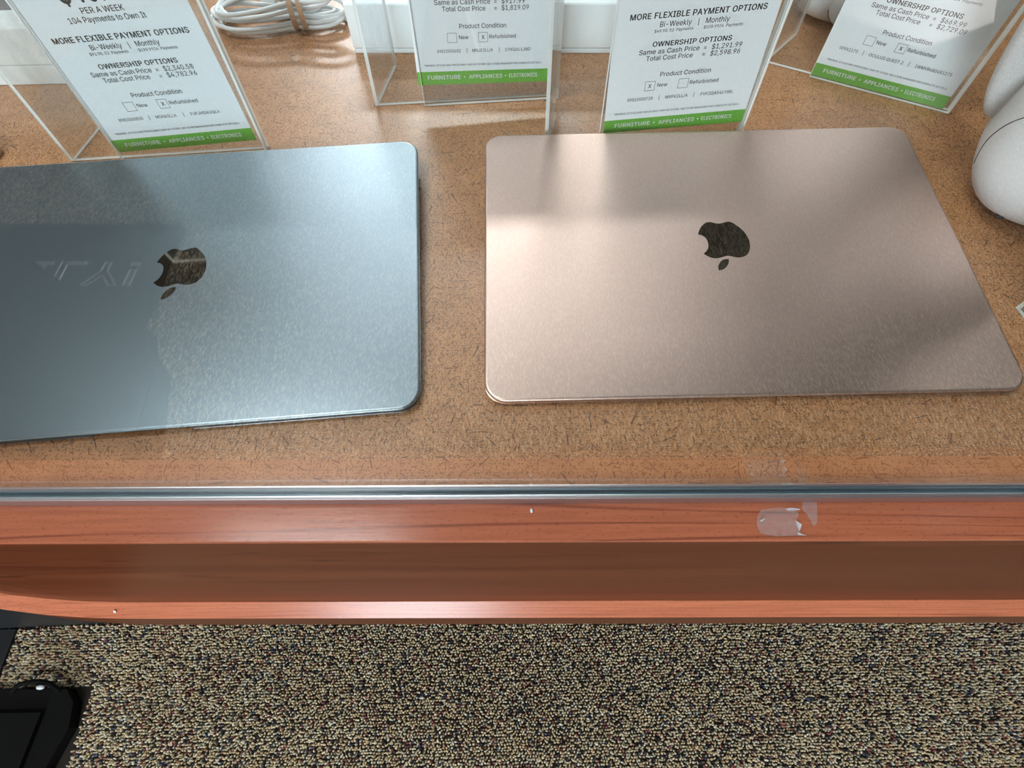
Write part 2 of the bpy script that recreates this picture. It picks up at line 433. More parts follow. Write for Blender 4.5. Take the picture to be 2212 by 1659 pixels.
# carpet pile: looped tufts near the case, as far as the photo shows them
def carpet_pile():
    sp = 0.0049
    xs = np.arange(-1.06, 1.06, sp); ys = np.arange(-0.20, 0.135, sp * 0.92)
    gx, gy = np.meshgrid(xs, ys)
    gx = gx + (np.arange(len(ys)) % 2)[:, None] * sp * 0.5
    P = np.stack([gx.ravel(), gy.ravel()], -1)
    P += nr.normal(0, 0.00075, P.shape)
    keep = ~((P[:, 0] < -0.949) & (P[:, 1] < 0.126)) & ~((P[:, 0] < -0.775) & (P[:, 1] < 0.019)) & (P[:, 1] < 0.1452 + 0.028 * P[:, 0])
    P = P[keep]; N = len(P)
    # dome: rings of a loop, elongated sideways
    ring = 7
    prof = [(1.0, 0.0), (0.98, 0.45), (0.68, 0.85)]
    lv = []
    for rr, zz in prof:
        for k in range(ring):
            a = 2 * math.pi * k / ring
            lv.append((rr * math.cos(a), rr * math.sin(a), zz))
    lv.append((0, 0, 1.0)); lv = np.array(lv); nv = len(lv)
    lf = []
    for j in range(2):
        for k in range(ring):
            a, b = j * ring + k, j * ring + (k + 1) % ring
            lf.append((a, b, b + ring)); lf.append((a, b + ring, a + ring))
    for k in range(ring): lf.append((2 * ring + k, 2 * ring + (k + 1) % ring, nv - 1))
    lf = np.array(lf)
    ang = nr.normal(0.5, 0.7, N); sx = nr.uniform(0.0020, 0.0028, N); sy = nr.uniform(0.0014, 0.0020, N); sz = nr.uniform(0.0034, 0.0066, N)
    lx = lv[None, :, 0] * sx[:, None]; ly = lv[None, :, 1] * sy[:, None]
    ca, sa = np.cos(ang)[:, None], np.sin(ang)[:, None]
    lean = nr.normal(0, 0.0009, (N, 2))
    V = np.stack([P[:, 0:1] + lx * ca - ly * sa + lean[:, 0:1] * lv[None, :, 2], P[:, 1:2] + lx * sa + ly * ca + lean[:, 1:2] * lv[None, :, 2],
                  np.broadcast_to(lv[None, :, 2], lx.shape) * sz[:, None] + 0.0003], -1).reshape(-1, 3)
    Fc = (lf[None] + (np.arange(N) * nv)[:, None, None]).reshape(-1, 3)
    me = bpy.data.meshes.new('carpet_pile')
    me.vertices.add(len(V)); me.vertices.foreach_set('co', V.astype(np.float32).ravel())
    me.loops.add(len(Fc) * 3); me.loops.foreach_set('vertex_index', Fc.astype(np.int32).ravel())
    me.polygons.add(len(Fc)); me.polygons.foreach_set('loop_start', np.arange(0, len(Fc) * 3, 3, dtype=np.int32))
    me.polygons.foreach_set('use_smooth', np.ones(len(Fc), dtype=bool))
    # clumpy yarn choice
    u = nr.uniform(0, 1, N)
    cl = np.sin(P[:, 0] * 37 + 3 * np.sin(P[:, 1] * 29)) * np.sin(P[:, 1] * 41 + 2 * np.sin(P[:, 0] * 23))
    u = np.clip(u + 0.10 * cl * nr.uniform(0, 1, N), 0, 0.999)
    at = me.attributes.new('yarn', 'FLOAT', 'POINT'); at.data.foreach_set('value', np.repeat(u, nv).astype(np.float32))
    me.update(calc_edges=True); me.validate()
    bm = bmesh.new(); bm.from_mesh(me)
    q = [bm.verts.new(p) for p in ((-0.949, -0.2, 0.0004), (1.06, -0.2, 0.0004), (1.06, 0.174, 0.0004), (-0.949, 0.1185, 0.0004))]
    f = bm.faces.new(q); f.material_index = 1
    bm.to_mesh(me); bm.free()
    o = obj('carpet_pile', me, [MT['yarn'], MT['carpet_base']])
    o['kind'] = 'stuff'
    return tag(o, 'speckled beige, black and maroon looped carpet pile', 'carpet')
carpet_pile()

# ------------------------------------------------------------------ display case
case = thing('display_case', 'cherry wood display case with a clear glass front and hardboard shelf', 'display case', (0, 0, DECK), CASE_YAW)
XL, XR = -0.80, 0.95
SV = 0.0642                       # front face of the sill
obj('shelf_board', box_mesh('shelf_board', (XL, 0.0905, -0.012), (XR, 0.80, 0.0)), MT['board'], case)
obj('front_sill', box_mesh('front_sill', (XL, SV, -0.0028), (XR, 0.0903, 0.0), 0.0006), MT['wood_sill'], case)

def front_path(front, back_extra=0.0):
    """plan outline of a board whose left end bows back, from the left rear round to the right"""
    x0, R = -0.33, 0.80
    pts = []
    for k in range(25):
        a = math.radians(62 * (1 - k / 24))
        pts.append((x0 - (R + SV - front) * math.sin(a), front + R - R * math.cos(a) + 0 * a))
    pts += [(x, front) for x in np.linspace(-0.30, XR, 12)]
    return pts
def bowed(name, front, depth, z0, z1, mat):
    f = front_path(front); b = [(p[0] + 0.002, p[1] + depth) for p in f]
    poly = f + b[::-1]
    me = prism(name, poly, z0, z1)
    return obj(name, me, mat, case)
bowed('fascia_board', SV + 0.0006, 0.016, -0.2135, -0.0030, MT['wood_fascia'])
def bevel_ledge():
    a = front_path(SV + 0.0001); b = front_path(0.0527); n = len(a)
    bk = [(p[0] + 0.002, p[1] + 0.03) for p in a]
    vs = [(p[0], p[1], -0.2136) for p in a] + [(p[0], p[1], -0.2250) for p in b] + [(p[0], p[1], -0.2250) for p in bk] + [(p[0], p[1], -0.2136) for p in bk]
    bm = bmesh.new(); bv = [bm.verts.new(v) for v in vs]
    for r in range(4):
        q = (r + 1) % 4
        for i in range(n - 1):
            bm.faces.new((bv[r * n + i], bv[r * n + i + 1], bv[q * n + i + 1], bv[q * n + i]))
    bm.faces.new([bv[r * n] for r in range(4)]); bm.faces.new([bv[r * n + n - 1] for r in range(4)])
    return obj('base_ledge', bm_mesh(bm, 'base_ledge'), MT['wood_ledge'], case)
bevel_ledge()
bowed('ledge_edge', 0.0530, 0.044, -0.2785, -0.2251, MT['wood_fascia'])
obj('plinth', prism('plinth', [(-1.10, 0.0976), (XR, 0.190), (XR, 0.78), (-1.10, 0.78)], -0.858, -0.279), MT['black'], case)
obj('side_panel', box_mesh('side_panel', (XR - 0.02, 0.0905, -0.2785), (XR, 0.80, 0.30)), MT['wood_fascia'], case)

# aluminium glazing channel, U section along the sill
bm = bmesh.new(); add_box(bm, (XL, 0.0841, 0.0), (XR, 0.0853, 0.0094), 0.0004); add_box(bm, (XL, 0.0892, 0.0), (XR, 0.0905, 0.0094), 0.0004); add_box(bm, (XL, 0.0853, 0.0), (XR, 0.0892, 0.0012))
chan = obj('glazing_channel', bm_mesh(bm, 'glazing_channel'), MT['alu'], case)
obj('front_lip', box_mesh('front_lip', (XL, 0.0834, 0.0002), (XR, 0.08409, 0.0080), 0.0002), MT['alu_front'], chan)
bm = bmesh.new(); add_box(bm, (XL, 0.0855, 0.0013), (XR, 0.08625, 0.0072)); add_box(bm, (XL, 0.0889, 0.0013), (XR, 0.0891, 0.0072))
obj('gasket', bm_mesh(bm, 'gasket'), MT['groove'], chan)
obj('front_glass', box_mesh('front_glass', (XL, 0.0864, 0.0014), (XR, 0.0888, 0.42)), MT['glass'], case)

d = obj('screw_cap', box_mesh('screw_cap', (-0.0012, -0.0012, 0), (0.0012, 0.0012, 0.0008), 0.0005), MT['white_card'], case)
d.location = (-0.3405, 0.0580, -0.2189); d.rotation_euler = (0.785, 0, 0); d['label'] = 'tiny white dot on the lower ledge'

# ------------------------------------------------------------------ laptops
LW, LD, ZF, ZR = 0.3041, 0.2124, 0.0062, 0.0160
EMB = [(-13.91, 9.48), (-12.72, 12.15), (-10.79, 15.46), (-8.42, 18.06), (-5.98, 19.42), (-3.52, 19.36), (-1.48, 18.51), (0.9, 17.98), (3.15, 18.28), (5.5, 19.11), (8.05, 19.47), (10.08, 18.62), (12.35, 16.24), (14.77, 13.34), (16.53, 9.95), (17.62, 6.09), (18.04, 2.28), (17.53, -1.81), (16.34, -5.16), (14.46, -7.8), (12.0, -9.41), (8.95, -10.06), (6.12, -9.65), (3.62, -8.85), (1.55, -8.56), (-0.39, -9.01), (-2.38, -9.69), (-4.61, -10.3), (-6.98, -10.24), (-9.47, -9.34), (-11.35, -7.95), (-12.94, -6.4)]
BITE = [(-12.94, -6.4), (-11.06, -4.77), (-9.58, -2.44), (-8.84, -0.08), (-8.6, 2.31), (-8.95, 4.9), (-9.83, 6.83), (-11.45, 8.44), (-13.91, 9.48)]
LEAF = [(2.0, -11.07), (1.67, -13.45), (0.57, -15.72), (-1.31, -17.96), (-3.41, -19.37), (-5.84, -19.8)]
LEAF2 = [(-5.84, -19.8), (-5.68, -17.19), (-4.68, -14.93), (-2.93, -12.67), (-0.84, -11.4), (2.0, -11.07)]

def ztop(y): return ZF + (ZR - ZF) * y / LD
def laptop(label, loc, rot, lid_mat, edge_mat):
    t = thing('laptop', label, 'laptop', loc, rot, 'closed laptops on the shelf board')
    def ring(ins, zf, r=0.0125, notch=0.0):
        pts = rrect(-LW / 2 + ins, ins, LW / 2 - ins, LD - ins, max(r - ins, 0.002), 10)
        # extra points on the front edge for the finger notch (front edge runs between last and first point)
        fy = ins
        extra = [(x, fy + (notch if abs(x) < 0.027 else 0.0)) for x in (-0.032, -0.0272, -0.0268, -0.015, 0.0, 0.015, 0.0268, 0.0272, 0.032)]
        pts = pts + extra
        return [(x, y, zf(y)) for x, y in pts]
    th = 0.0024
    lid = loft('lid', [ring(0.0016, lambda y: ztop(y) - th), ring(0.0003, lambda y: ztop(y) - th + 0.0004), ring(0.0, lambda y: ztop(y) - 0.0011),
                       ring(0.0002, lambda y: ztop(y) - 0.0005), ring(0.0007, lambda y: ztop(y) - 0.00015), ring(0.0016, lambda y: ztop(y))])
    lo = obj('lid', lid, lid_mat, t)
    base = loft('base', [ring(0.010, lambda y: 0.0009), ring(0.0035, lambda y: 0.0009 + 0.0004 + (ztop(y) - 0.0062) * 0.25), ring(0.0004, lambda y: max(ztop(y) - th - 0.0021, 0.0011 + 0.3 * (ztop(y) - 0.0062)), notch=0.0012),
                         ring(0.0, lambda y: ztop(y) - th - 0.0013, notch=0.0016), ring(0.0008, lambda y: ztop(y) - th - 0.0011, notch=0.0016)], smooth=False)
    obj('base', base, edge_mat, t)
    obj('hinge_gap', loft('hinge_gap', [ring(0.0018, lambda y: ztop(y) - th - 0.0011), ring(0.0018, lambda y: ztop(y) - th + 0.0001)], smooth=False), MT['dark_gap'], t)
    for fx in (-1, 1):
        for fy in (0.02, LD - 0.02):
            ft = tube('rubber_foot', [(fx * 0.12, fy, 0.0), (fx * 0.12, fy, 0.0012)], 0.007, 16)
            obj('rubber_foot', ft, MT['black_mat'], t)
    # emblem, let into the lid
    sl = (ZR - ZF) / LD
    def flat(P, name):
        pts = [(p[0] / 1000, p[1] / 1000 + 0.1062) for p in P]
        bm = bmesh.new(); vs = [bm.verts.new((x, y, ztop(y) + 0.00006)) for x, y in pts]
        bm.faces.new(vs); bmesh.ops.triangulate(bm, faces=bm.faces[:])
        return bm
    body = [(v.x, v.y) for v in catmull([(a, b, 0) for a, b in EMB], 5)][:-1] + [(v.x, v.y) for v in catmull([(a, b, 0) for a, b in BITE], 4)][:-1]
    leaf = [(v.x, v.y) for v in catmull([(a, b, 0) for a, b in LEAF], 4)][:-1] + [(v.x, v.y) for v in catmull([(a, b, 0) for a, b in LEAF2], 4)][:-1]
    bm = flat(body, 'emblem'); b2 = flat(leaf, 'leaf')
    tmp = bpy.data.meshes.new('tmp'); b2.to_mesh(tmp); b2.free(); bm.from_mesh(tmp); bpy.data.meshes.remove(tmp)
    for f in bm.faces:
        f.normal_update()
        if f.normal.z < 0: f.normal_flip()
    me = bpy.data.meshes.new('emblem'); bm.to_mesh(me); bm.free()
    e = obj('emblem', me, MT['emblem'], lo); e['label'] = 'mirror dark bitten apple emblem with a leaf'
    # side port
    s = 1
    obj('side_port', box_mesh('side_port', (LW / 2 - 0.0006, 0.172, 0.0062), (LW / 2 + 0.0002, 0.181, 0.0088), 0.0004), MT['dark_gap'], t)
    return t

def laptop_loc(x, y, rot, side):
    c, s_ = math.cos(rot), math.sin(rot)
    return (x + c * side * LW / 2, y + s_ * side * LW / 2, DECK)
laptop('closed rose gold laptop on the right of the shelf board', laptop_loc(-0.01558, 0.13974, 0.0008, 1), 0.0008, MT['gold'], MT['gold_edge'])
laptop('closed blue grey laptop on the left, cut off by the left edge of the photo', laptop_loc(-0.05086, 0.13662, 0.0648, -1), 0.0648, MT['space_grey'], MT['grey_edge'])

# ------------------------------------------------------------------ sign holders and price cards
HW, HH, TK = 0.1456, 0.168, 0.0025
WANG = 1.3233
def sheet(name, lo, hi, big_axis, lean, face_mat, parent, rounded=0.0):
    lo = (lo[0], lo[1], 0.0005)
    bm = bmesh.new(); add_box(bm, lo, hi, 0.0003, 1)
    for f in bm.faces:
        f.normal_update()
        f.material_index = 0 if abs(f.normal[big_axis]) > 0.9 else 1
    for v in bm.verts: v.co.y += v.co.z * math.sin(lean); v.co.z *= math.cos(lean)
    me = bpy.data.meshes.new(name); bm.to_mesh(me); bm.free()
    return obj(name, me, [face_mat, MT['edge']], parent)

def holder(label, X, Y, wz, lean, side_z=None, HW=HW):
    t = thing('sign_holder', label, 'sign holder', (X, Y, DECK), wz, 'clear acrylic sign holders')
    sheet('display_panel', (0, 0, 0.0), (HW, TK, HH), 1, lean, MT['acrylic'], t)
    sheet('pocket_panel', (0.0395, -0.0042, 0.0), (HW, -0.0018, HH - 0.004), 1, lean, MT['acrylic'], t)
    sheet('folded_edge', (HW, -0.0042, 0.0), (HW + 0.0016, TK, HH), 0, lean, MT['acrylic'], t)
    # return wall on the left
    L = 0.055; c, s_ = math.cos(WANG), math.sin(WANG); nx, ny = s_ * TK, -c * TK
    prof = [(a, b + 0.0005) for a, b in (side_z or [(0, 0), (L, 0)])]
    out = [(a, b) for a, b in prof] + [(L, HH), (0, HH)]
    bm = bmesh.new(); A = []; B = []
    for a, z in out:
        ly = z * math.sin(lean)
        A.append(bm.verts.new((a * c, a * s_ + ly + 0.0004, z)))
        B.append(bm.verts.new((a * c + nx, a * s_ + ny + ly + 0.0004 + TK * 0.3, z)))
    n = len(A)
    f = bm.faces.new(A); f.material_index = 0
    f = bm.faces.new(B[::-1]); f.material_index = 0
    for i in range(n):
        f = bm.faces.new((A[i], B[i], B[(i + 1) % n], A[(i + 1) % n])); f.material_index = 1
    bmesh.ops.recalc_face_normals(bm, faces=bm.faces)
    me = bpy.data.meshes.new('side_panel'); bm.to_mesh(me); bm.free()
    obj('side_panel', me, [MT['acrylic_worn'], MT['edge']], t)
    return t

HS = {1: (-.3280, .35279, .0693, .0271, .0398, .0061, .0283), 2: (-.1050, .4115, .059, .1001, .03694, .0154, -.0247),
      3: (.0283, .3563, .0456, .0316, .0430, .0113, .0390), 4: (.2181, .46036, -.4986, .0415, .0399, .0010, .0032)}
holder('clear acrylic sign holder behind the blue grey laptop', *HS[1][:4])
holder('clear acrylic sign holder between the two laptops, in front of the long white box', *HS[2][:4])
holder('clear acrylic sign holder with a chipped side, right behind the rose gold laptop', *HS[3][:4], side_z=[(0, 0), (0.018, 0.0), (0.021, 0.004), (0.034, 0.006), (0.037, 0.0115), (0.055, 0.012)])
holder('clear acrylic sign holder turned towards the left, beside the white headset', *HS[4][:4])
holder('clear acrylic sign holder at the right edge of the photo beside the rose gold laptop', .3110, .2000, -1.41, 0.03, HW=0.095)

CW, CH, GH = 0.1020, 0.1524, 0.0098

# outlines of the plain sans serif letters on the cards: advance, contours (1/1000 em)
GLYPHS = {
    ' ': (187, ''),
    '!': (196, '67,160 63,509 132,509 128,160;98,-4 86,-3 75,1 66,9 58,18 54,29 52,41 54,53 58,64 66,73 75,80 86,85 98,86 110,85 121,80 130,73 138,64 142,53 143,41 142,29 138,18 130,9 121,1 110,-3'),
    '$': (446, '202,-74 202,583 244,583 244,-74;224,-9 188,-7 156,-1 128,9 102,23 81,40 64,60 51,83 42,109 38,137 104,137 108,118 114,102 123,88 136,76 150,66 166,59 185,53 204,50 224,49 246,50 267,54 286,60 303,69 317,79 329,92 338,106 344,122 346,139 344,154 340,168 332,179 322,189 310,197 296,205 280,211 263,217 245,222 184,239 145,253 112,269 86,289 67,313 56,341 52,372 54,400 62,425 75,448 92,468 113,484 138,498 165,508 195,514 227,516 259,514 289,508 316,498 340,484 360,468 377,449 390,427 398,403 401,378 337,378 332,402 320,421 302,437 280,449 254,456 225,459 204,457 185,454 167,448 152,440 139,430 129,418 121,405 117,391 115,376 117,359 122,345 131,334 142,324 155,315 169,308 184,302 198,297 212,293 264,279 279,275 295,270 312,264 328,256 344,248 359,238 372,226 384,213 395,198 402,180 407,161 408,139 406,112 399,87 386,64 370,43 349,25 323,11 294,0 261,-7'),
    '*': (453, '201,223 206,331 114,272 89,315 186,365 89,415 114,459 206,400 201,509 250,509 246,400 337,459 362,415 266,365 362,315 337,272 246,331 250,223'),
    ',': (188, '38,-119 68,71 137,71 84,-119'),
    '-': (453, '337,244 337,188 114,188 114,244'),
    '.': (188, '95,-4 83,-3 73,1 63,9 55,18 51,29 50,41 51,53 55,64 63,73 73,81 83,85 95,87 107,85 118,81 128,73 135,64 140,53 141,41 140,29 135,18 128,9 118,1 107,-3'),
    '/': (249, '235,533 71,-76 14,-76 178,533'),
    '0': (453, '227,-7 191,-3 158,7 130,24 105,48 85,77 69,113 57,155 50,202 48,254 50,306 57,353 69,395 85,431 106,461 130,484 159,502 191,512 227,516 262,512 295,502 323,484 348,461 368,431 384,395 396,353 403,306 405,254 403,202 396,155 384,113 368,77 348,48 323,24 295,7 263,-3;227,50 250,52 271,60 290,74 306,92 320,116 330,144 338,176 342,213 344,254 342,295 338,332 330,365 320,393 306,416 290,435 271,449 250,457 227,460 203,457 182,449 163,435 147,416 134,393 123,365 115,332 111,295 109,254 111,213 115,176 123,144 134,116 147,92 163,74 182,60 203,52'),
    '1': (453, '76,0 76,55 391,55 391,0;276,509 276,0 212,0 212,448 209,448 86,358 86,427 198,509'),
    '2': (453, '64,0 64,47 234,229 252,248 268,266 282,282 294,298 303,312 311,327 316,341 319,356 320,371 319,389 315,405 308,419 298,431 287,441 273,449 258,455 241,458 224,460 205,458 188,454 172,447 159,438 148,427 139,413 132,398 128,381 127,362 66,362 68,391 75,418 86,442 102,464 121,482 143,496 168,507 196,513 225,516 254,513 281,507 306,497 328,482 346,465 361,445 372,423 379,398 381,372 380,354 377,336 371,318 363,299 351,280 336,259 317,235 294,209 267,180 153,60 153,57 389,57 389,0'),
    '3': (453, '218,-7 188,-5 159,1 133,10 108,22 88,38 70,57 57,79 48,104 44,132 109,132 112,115 118,100 126,87 137,76 150,66 165,59 182,54 200,51 219,50 239,51 258,55 275,61 291,69 304,80 315,93 323,108 328,125 329,145 328,163 323,180 316,196 306,211 292,223 275,234 254,241 229,246 201,248 157,248 157,299 288,448 288,452 70,452 70,509 372,509 372,461 211,278 211,289 247,290 279,286 308,276 333,262 354,244 371,222 383,198 391,173 393,145 390,116 383,90 370,66 354,45 333,27 309,12 281,2 251,-5'),
    '4': (453, '40,105 40,158 247,509 311,509 109,166 109,163 413,163 413,105;282,0 282,121 282,146 282,318 343,318 343,0'),
    '5': (453, '221,-7 192,-5 165,1 140,11 118,25 99,41 83,60 71,82 63,105 60,130 122,130 125,115 130,102 138,89 148,78 160,68 173,60 188,54 204,51 221,50 241,51 259,56 276,64 291,75 304,89 314,104 322,122 326,141 328,162 326,183 321,203 314,221 303,237 290,251 275,262 257,270 238,275 218,277 201,276 184,273 167,268 152,262 139,255 128,246 67,253 96,509 366,509 366,452 151,452 134,301 136,301 148,311 162,318 178,325 194,330 212,333 229,334 252,332 274,328 294,321 313,311 330,299 345,285 358,269 370,251 379,231 386,210 390,187 391,163 388,132 381,102 369,76 352,52 332,32 309,15 282,3 253,-4'),
    '6': (453, '226,-7 196,-4 168,3 142,15 119,31 100,51 84,74 73,101 66,130 64,162 65,187 71,212 80,239 93,268 112,302 137,340 252,509 322,509 151,261 145,261 151,270 157,279 165,288 174,295 184,302 196,307 208,311 221,313 235,314 265,312 291,305 316,295 337,280 355,262 370,240 380,215 387,187 389,157 387,127 379,98 368,73 352,50 333,30 310,14 284,3 257,-4;226,48 245,50 263,55 279,63 293,73 304,86 314,101 322,119 326,137 327,157 326,178 322,196 314,213 304,228 293,241 279,251 263,259 245,264 226,265 207,264 190,259 174,252 160,241 148,229 138,214 131,197 126,179 125,158 126,138 131,119 138,102 148,86 160,73 174,63 190,55 207,50'),
    '7': (453, '97,0 323,448 323,452 62,452 62,509 391,509 391,449 165,0'),
    '8': (453, '226,-7 193,-5 163,1 136,11 111,25 91,42 74,62 62,84 54,109 52,135 53,156 58,176 65,195 75,212 87,228 101,241 117,252 134,260 153,265 153,267 129,276 109,289 93,308 80,330 73,354 70,380 73,405 79,429 90,450 106,469 124,485 146,498 170,508 197,514 226,516 255,514 282,508 306,498 328,485 346,469 361,450 373,429 379,405 382,380 379,354 372,330 359,308 343,289 323,276 300,267 300,265 319,260 335,252 351,241 365,228 377,212 387,195 395,176 399,156 401,135 398,109 391,84 378,62 362,42 341,25 317,11 289,1 259,-5;226,49 248,50 267,54 285,60 300,69 313,79 323,91 331,106 335,121 337,139 335,157 330,173 322,189 312,202 298,213 283,223 265,230 247,234 226,235 206,234 187,230 169,223 154,213 140,202 130,189 122,173 117,157 115,139 117,121 121,106 129,91 139,79 152,69 167,60 185,54 205,50;226,290 244,291 260,294 274,300 287,308 298,318 307,330 314,344 318,359 319,376 318,392 314,407 308,420 299,432 288,442 275,449 260,455 244,459 226,460 208,459 192,455 177,449 164,442 153,432 145,420 138,407 134,392 133,376 134,359 138,344 145,330 154,318 165,308 178,300 193,294 209,291'),
    '9': (453, '226,516 256,513 285,506 310,494 333,478 352,458 368,434 380,408 387,378 389,347 387,322 382,296 373,270 359,240 340,207 315,168 200,0 130,0 301,248 307,248 302,238 295,229 287,221 278,214 268,207 257,202 245,198 232,195 218,195 188,197 161,203 137,214 116,229 98,247 83,269 72,294 66,321 64,352 66,382 73,411 85,436 101,459 120,479 143,494 168,506 196,513;226,460 207,459 190,454 174,446 160,435 148,423 138,407 131,390 127,372 125,352 127,331 131,313 138,295 148,280 160,268 174,257 190,250 207,245 226,243 245,245 263,249 279,257 293,267 305,280 314,295 322,312 326,330 327,350 326,371 322,390 314,407 305,422 293,435 279,446 263,454 245,459'),
    '=': (453, '72,245 72,301 381,301 381,245;72,97 72,153 381,153 381,97'),
    'A': (479, '16,0 201,509 276,509 463,0 395,0 287,302 280,323 272,346 264,372 255,402 244,438 232,478 245,478 233,437 222,402 213,371 204,345 197,322 191,302 85,0;110,142 110,199 370,199 370,142'),
    'B': (456, '60,0 60,509 241,509 274,507 304,501 329,491 350,477 367,461 381,442 390,421 396,398 398,374 397,353 393,336 387,320 378,307 368,295 356,286 343,278 329,272 315,267 315,262 331,260 347,254 363,245 378,234 391,220 402,203 411,184 416,161 418,136 416,111 410,88 400,67 386,48 368,31 344,18 317,8 284,2 247,0;125,57 245,57 281,60 309,67 330,80 344,96 353,115 355,137 354,153 350,169 342,184 333,197 320,209 306,218 289,225 269,229 248,231 125,231;125,285 238,285 256,287 273,290 288,296 302,304 314,314 323,326 330,340 335,355 336,372 333,393 326,412 313,429 294,442 270,449 240,452 125,452'),
    'C': (510, '267,-7 225,-3 186,7 150,25 119,49 92,79 70,115 53,157 44,203 40,254 44,305 53,352 70,393 92,429 119,459 150,484 186,501 225,512 267,516 293,514 317,511 340,504 362,496 383,485 402,471 419,456 435,438 448,418 459,397 467,373 473,348 408,348 404,365 397,380 389,395 380,407 369,418 357,428 344,437 330,444 315,449 300,453 284,455 267,456 237,453 209,445 184,432 161,414 141,391 125,364 113,332 106,295 103,254 106,213 113,177 125,145 141,117 161,94 184,76 210,63 237,56 267,53 284,54 300,56 315,60 330,65 344,72 357,81 369,90 380,102 389,114 397,128 404,144 408,160 473,160 467,135 459,112 448,91 435,71 420,53 402,38 383,24 363,13 341,5 317,-2 293,-6'),
    'D': (502, '219,0 96,0 96,57 215,57 254,60 288,68 318,81 343,99 363,122 379,149 390,181 397,216 399,255 397,294 390,329 379,361 364,388 344,410 320,428 291,441 258,449 221,452 93,452 93,509 225,509 273,505 315,495 353,478 385,455 412,426 433,391 449,351 458,306 462,255 458,205 449,159 433,119 411,83 384,54 351,31 312,14 268,3;125,509 125,0 60,0 60,509'),
    'E': (418, '60,0 60,509 372,509 372,452 125,452 125,286 355,286 355,229 125,229 125,57 375,57 375,0'),
    'F': (410, '60,0 60,509 369,509 369,452 125,452 125,278 346,278 346,221 125,221 125,0'),
    'G': (520, '269,-7 225,-3 185,7 149,25 118,49 91,79 69,116 53,157 43,203 40,254 43,305 53,352 69,393 91,429 117,459 149,484 184,501 223,512 265,516 291,514 316,510 340,504 363,494 384,483 403,469 421,453 436,436 449,416 460,395 468,373 474,349 408,349 402,365 395,379 387,393 378,406 368,417 356,427 344,436 330,443 315,448 300,453 283,455 265,456 236,453 209,445 183,432 160,414 141,392 125,364 113,332 106,295 103,254 106,213 113,177 125,145 141,117 161,95 184,76 210,63 238,56 269,53 296,55 322,61 345,71 365,85 382,102 396,123 407,147 413,173 415,202 434,199 283,199 283,256 478,256 478,200 475,160 466,124 451,91 431,62 406,38 377,19 344,5 308,-4'),
    'H': (517, '60,0 60,509 125,509 125,289 392,289 392,509 457,509 457,0 392,0 392,232 125,232 125,0'),
    'I': (300, '31,0 31,57 118,57 118,452 31,452 31,509 269,509 269,452 183,452 183,57 269,57 269,0'),
    'J': (396, '185,-7 143,-2 106,11 75,33 52,63 38,100 33,145 33,173 98,173 98,145 100,117 108,93 122,74 139,61 160,53 185,50 209,53 230,61 248,74 261,93 269,117 272,145 272,509 336,509 336,145 332,100 318,63 294,33 263,11 227,-2'),
    'K': (467, '104,145 104,216 116,231 128,246 139,261 151,275 162,289 174,303 187,317 199,331 212,344 364,509 448,509 231,276 228,276;60,0 60,509 125,509 125,334 124,225 125,193 125,0;372,0 188,259 228,309 449,0'),
    'L': (393, '60,0 60,509 125,509 125,57 361,57 361,0'),
    'M': (628, '60,0 60,509 152,509 277,187 287,159 299,123 311,84 322,49 307,49 318,83 330,121 342,158 352,187 476,509 568,509 568,0 504,0 504,291 504,327 505,369 506,413 507,457 513,457 508,441 503,425 498,409 482,363 467,322 456,291 342,0 286,0 170,291 159,321 145,361 129,408 112,457 119,457 120,416 121,372 122,328 122,291 122,0'),
    'N': (523, '60,0 60,509 136,509 343,183 349,174 355,163 363,151 371,137 379,122 388,107 396,90 405,73 414,55 405,54 403,72 402,90 401,108 400,126 399,142 399,157 399,195 399,509 463,509 463,0 387,0 202,290 177,331 168,346 159,363 148,381 108,452 119,454 122,384 124,328 125,291 125,0'),
    'O': (533, '267,-7 225,-3 186,7 150,25 119,49 92,79 70,115 53,157 44,203 40,254 44,305 53,352 70,393 92,429 119,459 150,484 186,501 225,512 267,516 309,512 348,501 384,484 415,459 442,429 464,393 480,352 490,305 493,254 490,203 480,157 464,115 442,79 415,49 384,25 348,7 309,-3;267,53 296,55 324,63 349,76 372,94 392,116 408,144 420,176 428,213 430,254 428,295 420,332 408,365 392,392 372,415 349,433 324,446 296,453 267,456 237,453 210,445 184,433 161,415 142,392 125,364 113,332 106,295 103,254 106,213 113,176 125,144 142,117 161,94 184,76 210,63 237,55'),
    'P': (444, '60,0 60,509 235,509 272,506 305,499 332,487 356,471 375,452 390,430 400,404 407,377 409,348 407,318 400,291 390,265 375,243 356,223 332,207 305,195 272,188 235,186 109,186 109,242 233,242 257,244 279,248 297,256 312,266 324,279 333,294 339,310 343,328 344,348 343,367 339,385 333,402 324,416 312,428 297,439 279,446 257,451 232,452 125,452 125,0'),
    'Q': (533, '245,159 313,159 369,85 384,65 468,-48 401,-48 346,27 331,46;267,-7 225,-3 186,7 150,25 119,49 92,79 70,115 53,157 44,203 40,254 44,305 53,352 70,393 92,429 119,459 150,484 186,501 225,512 267,516 309,512 348,501 384,484 415,459 442,429 464,393 480,352 490,305 493,254 490,203 480,157 464,115 442,79 415,49 384,25 348,7 309,-3;267,53 296,55 324,63 349,76 372,94 392,116 408,144 420,176 428,213 430,254 428,295 420,332 408,365 392,392 372,415 349,433 324,446 296,453 267,456 237,453 210,445 184,433 161,415 142,392 125,364 113,332 106,295 103,254 106,213 113,176 125,144 142,117 161,94 184,76 210,63 237,55'),
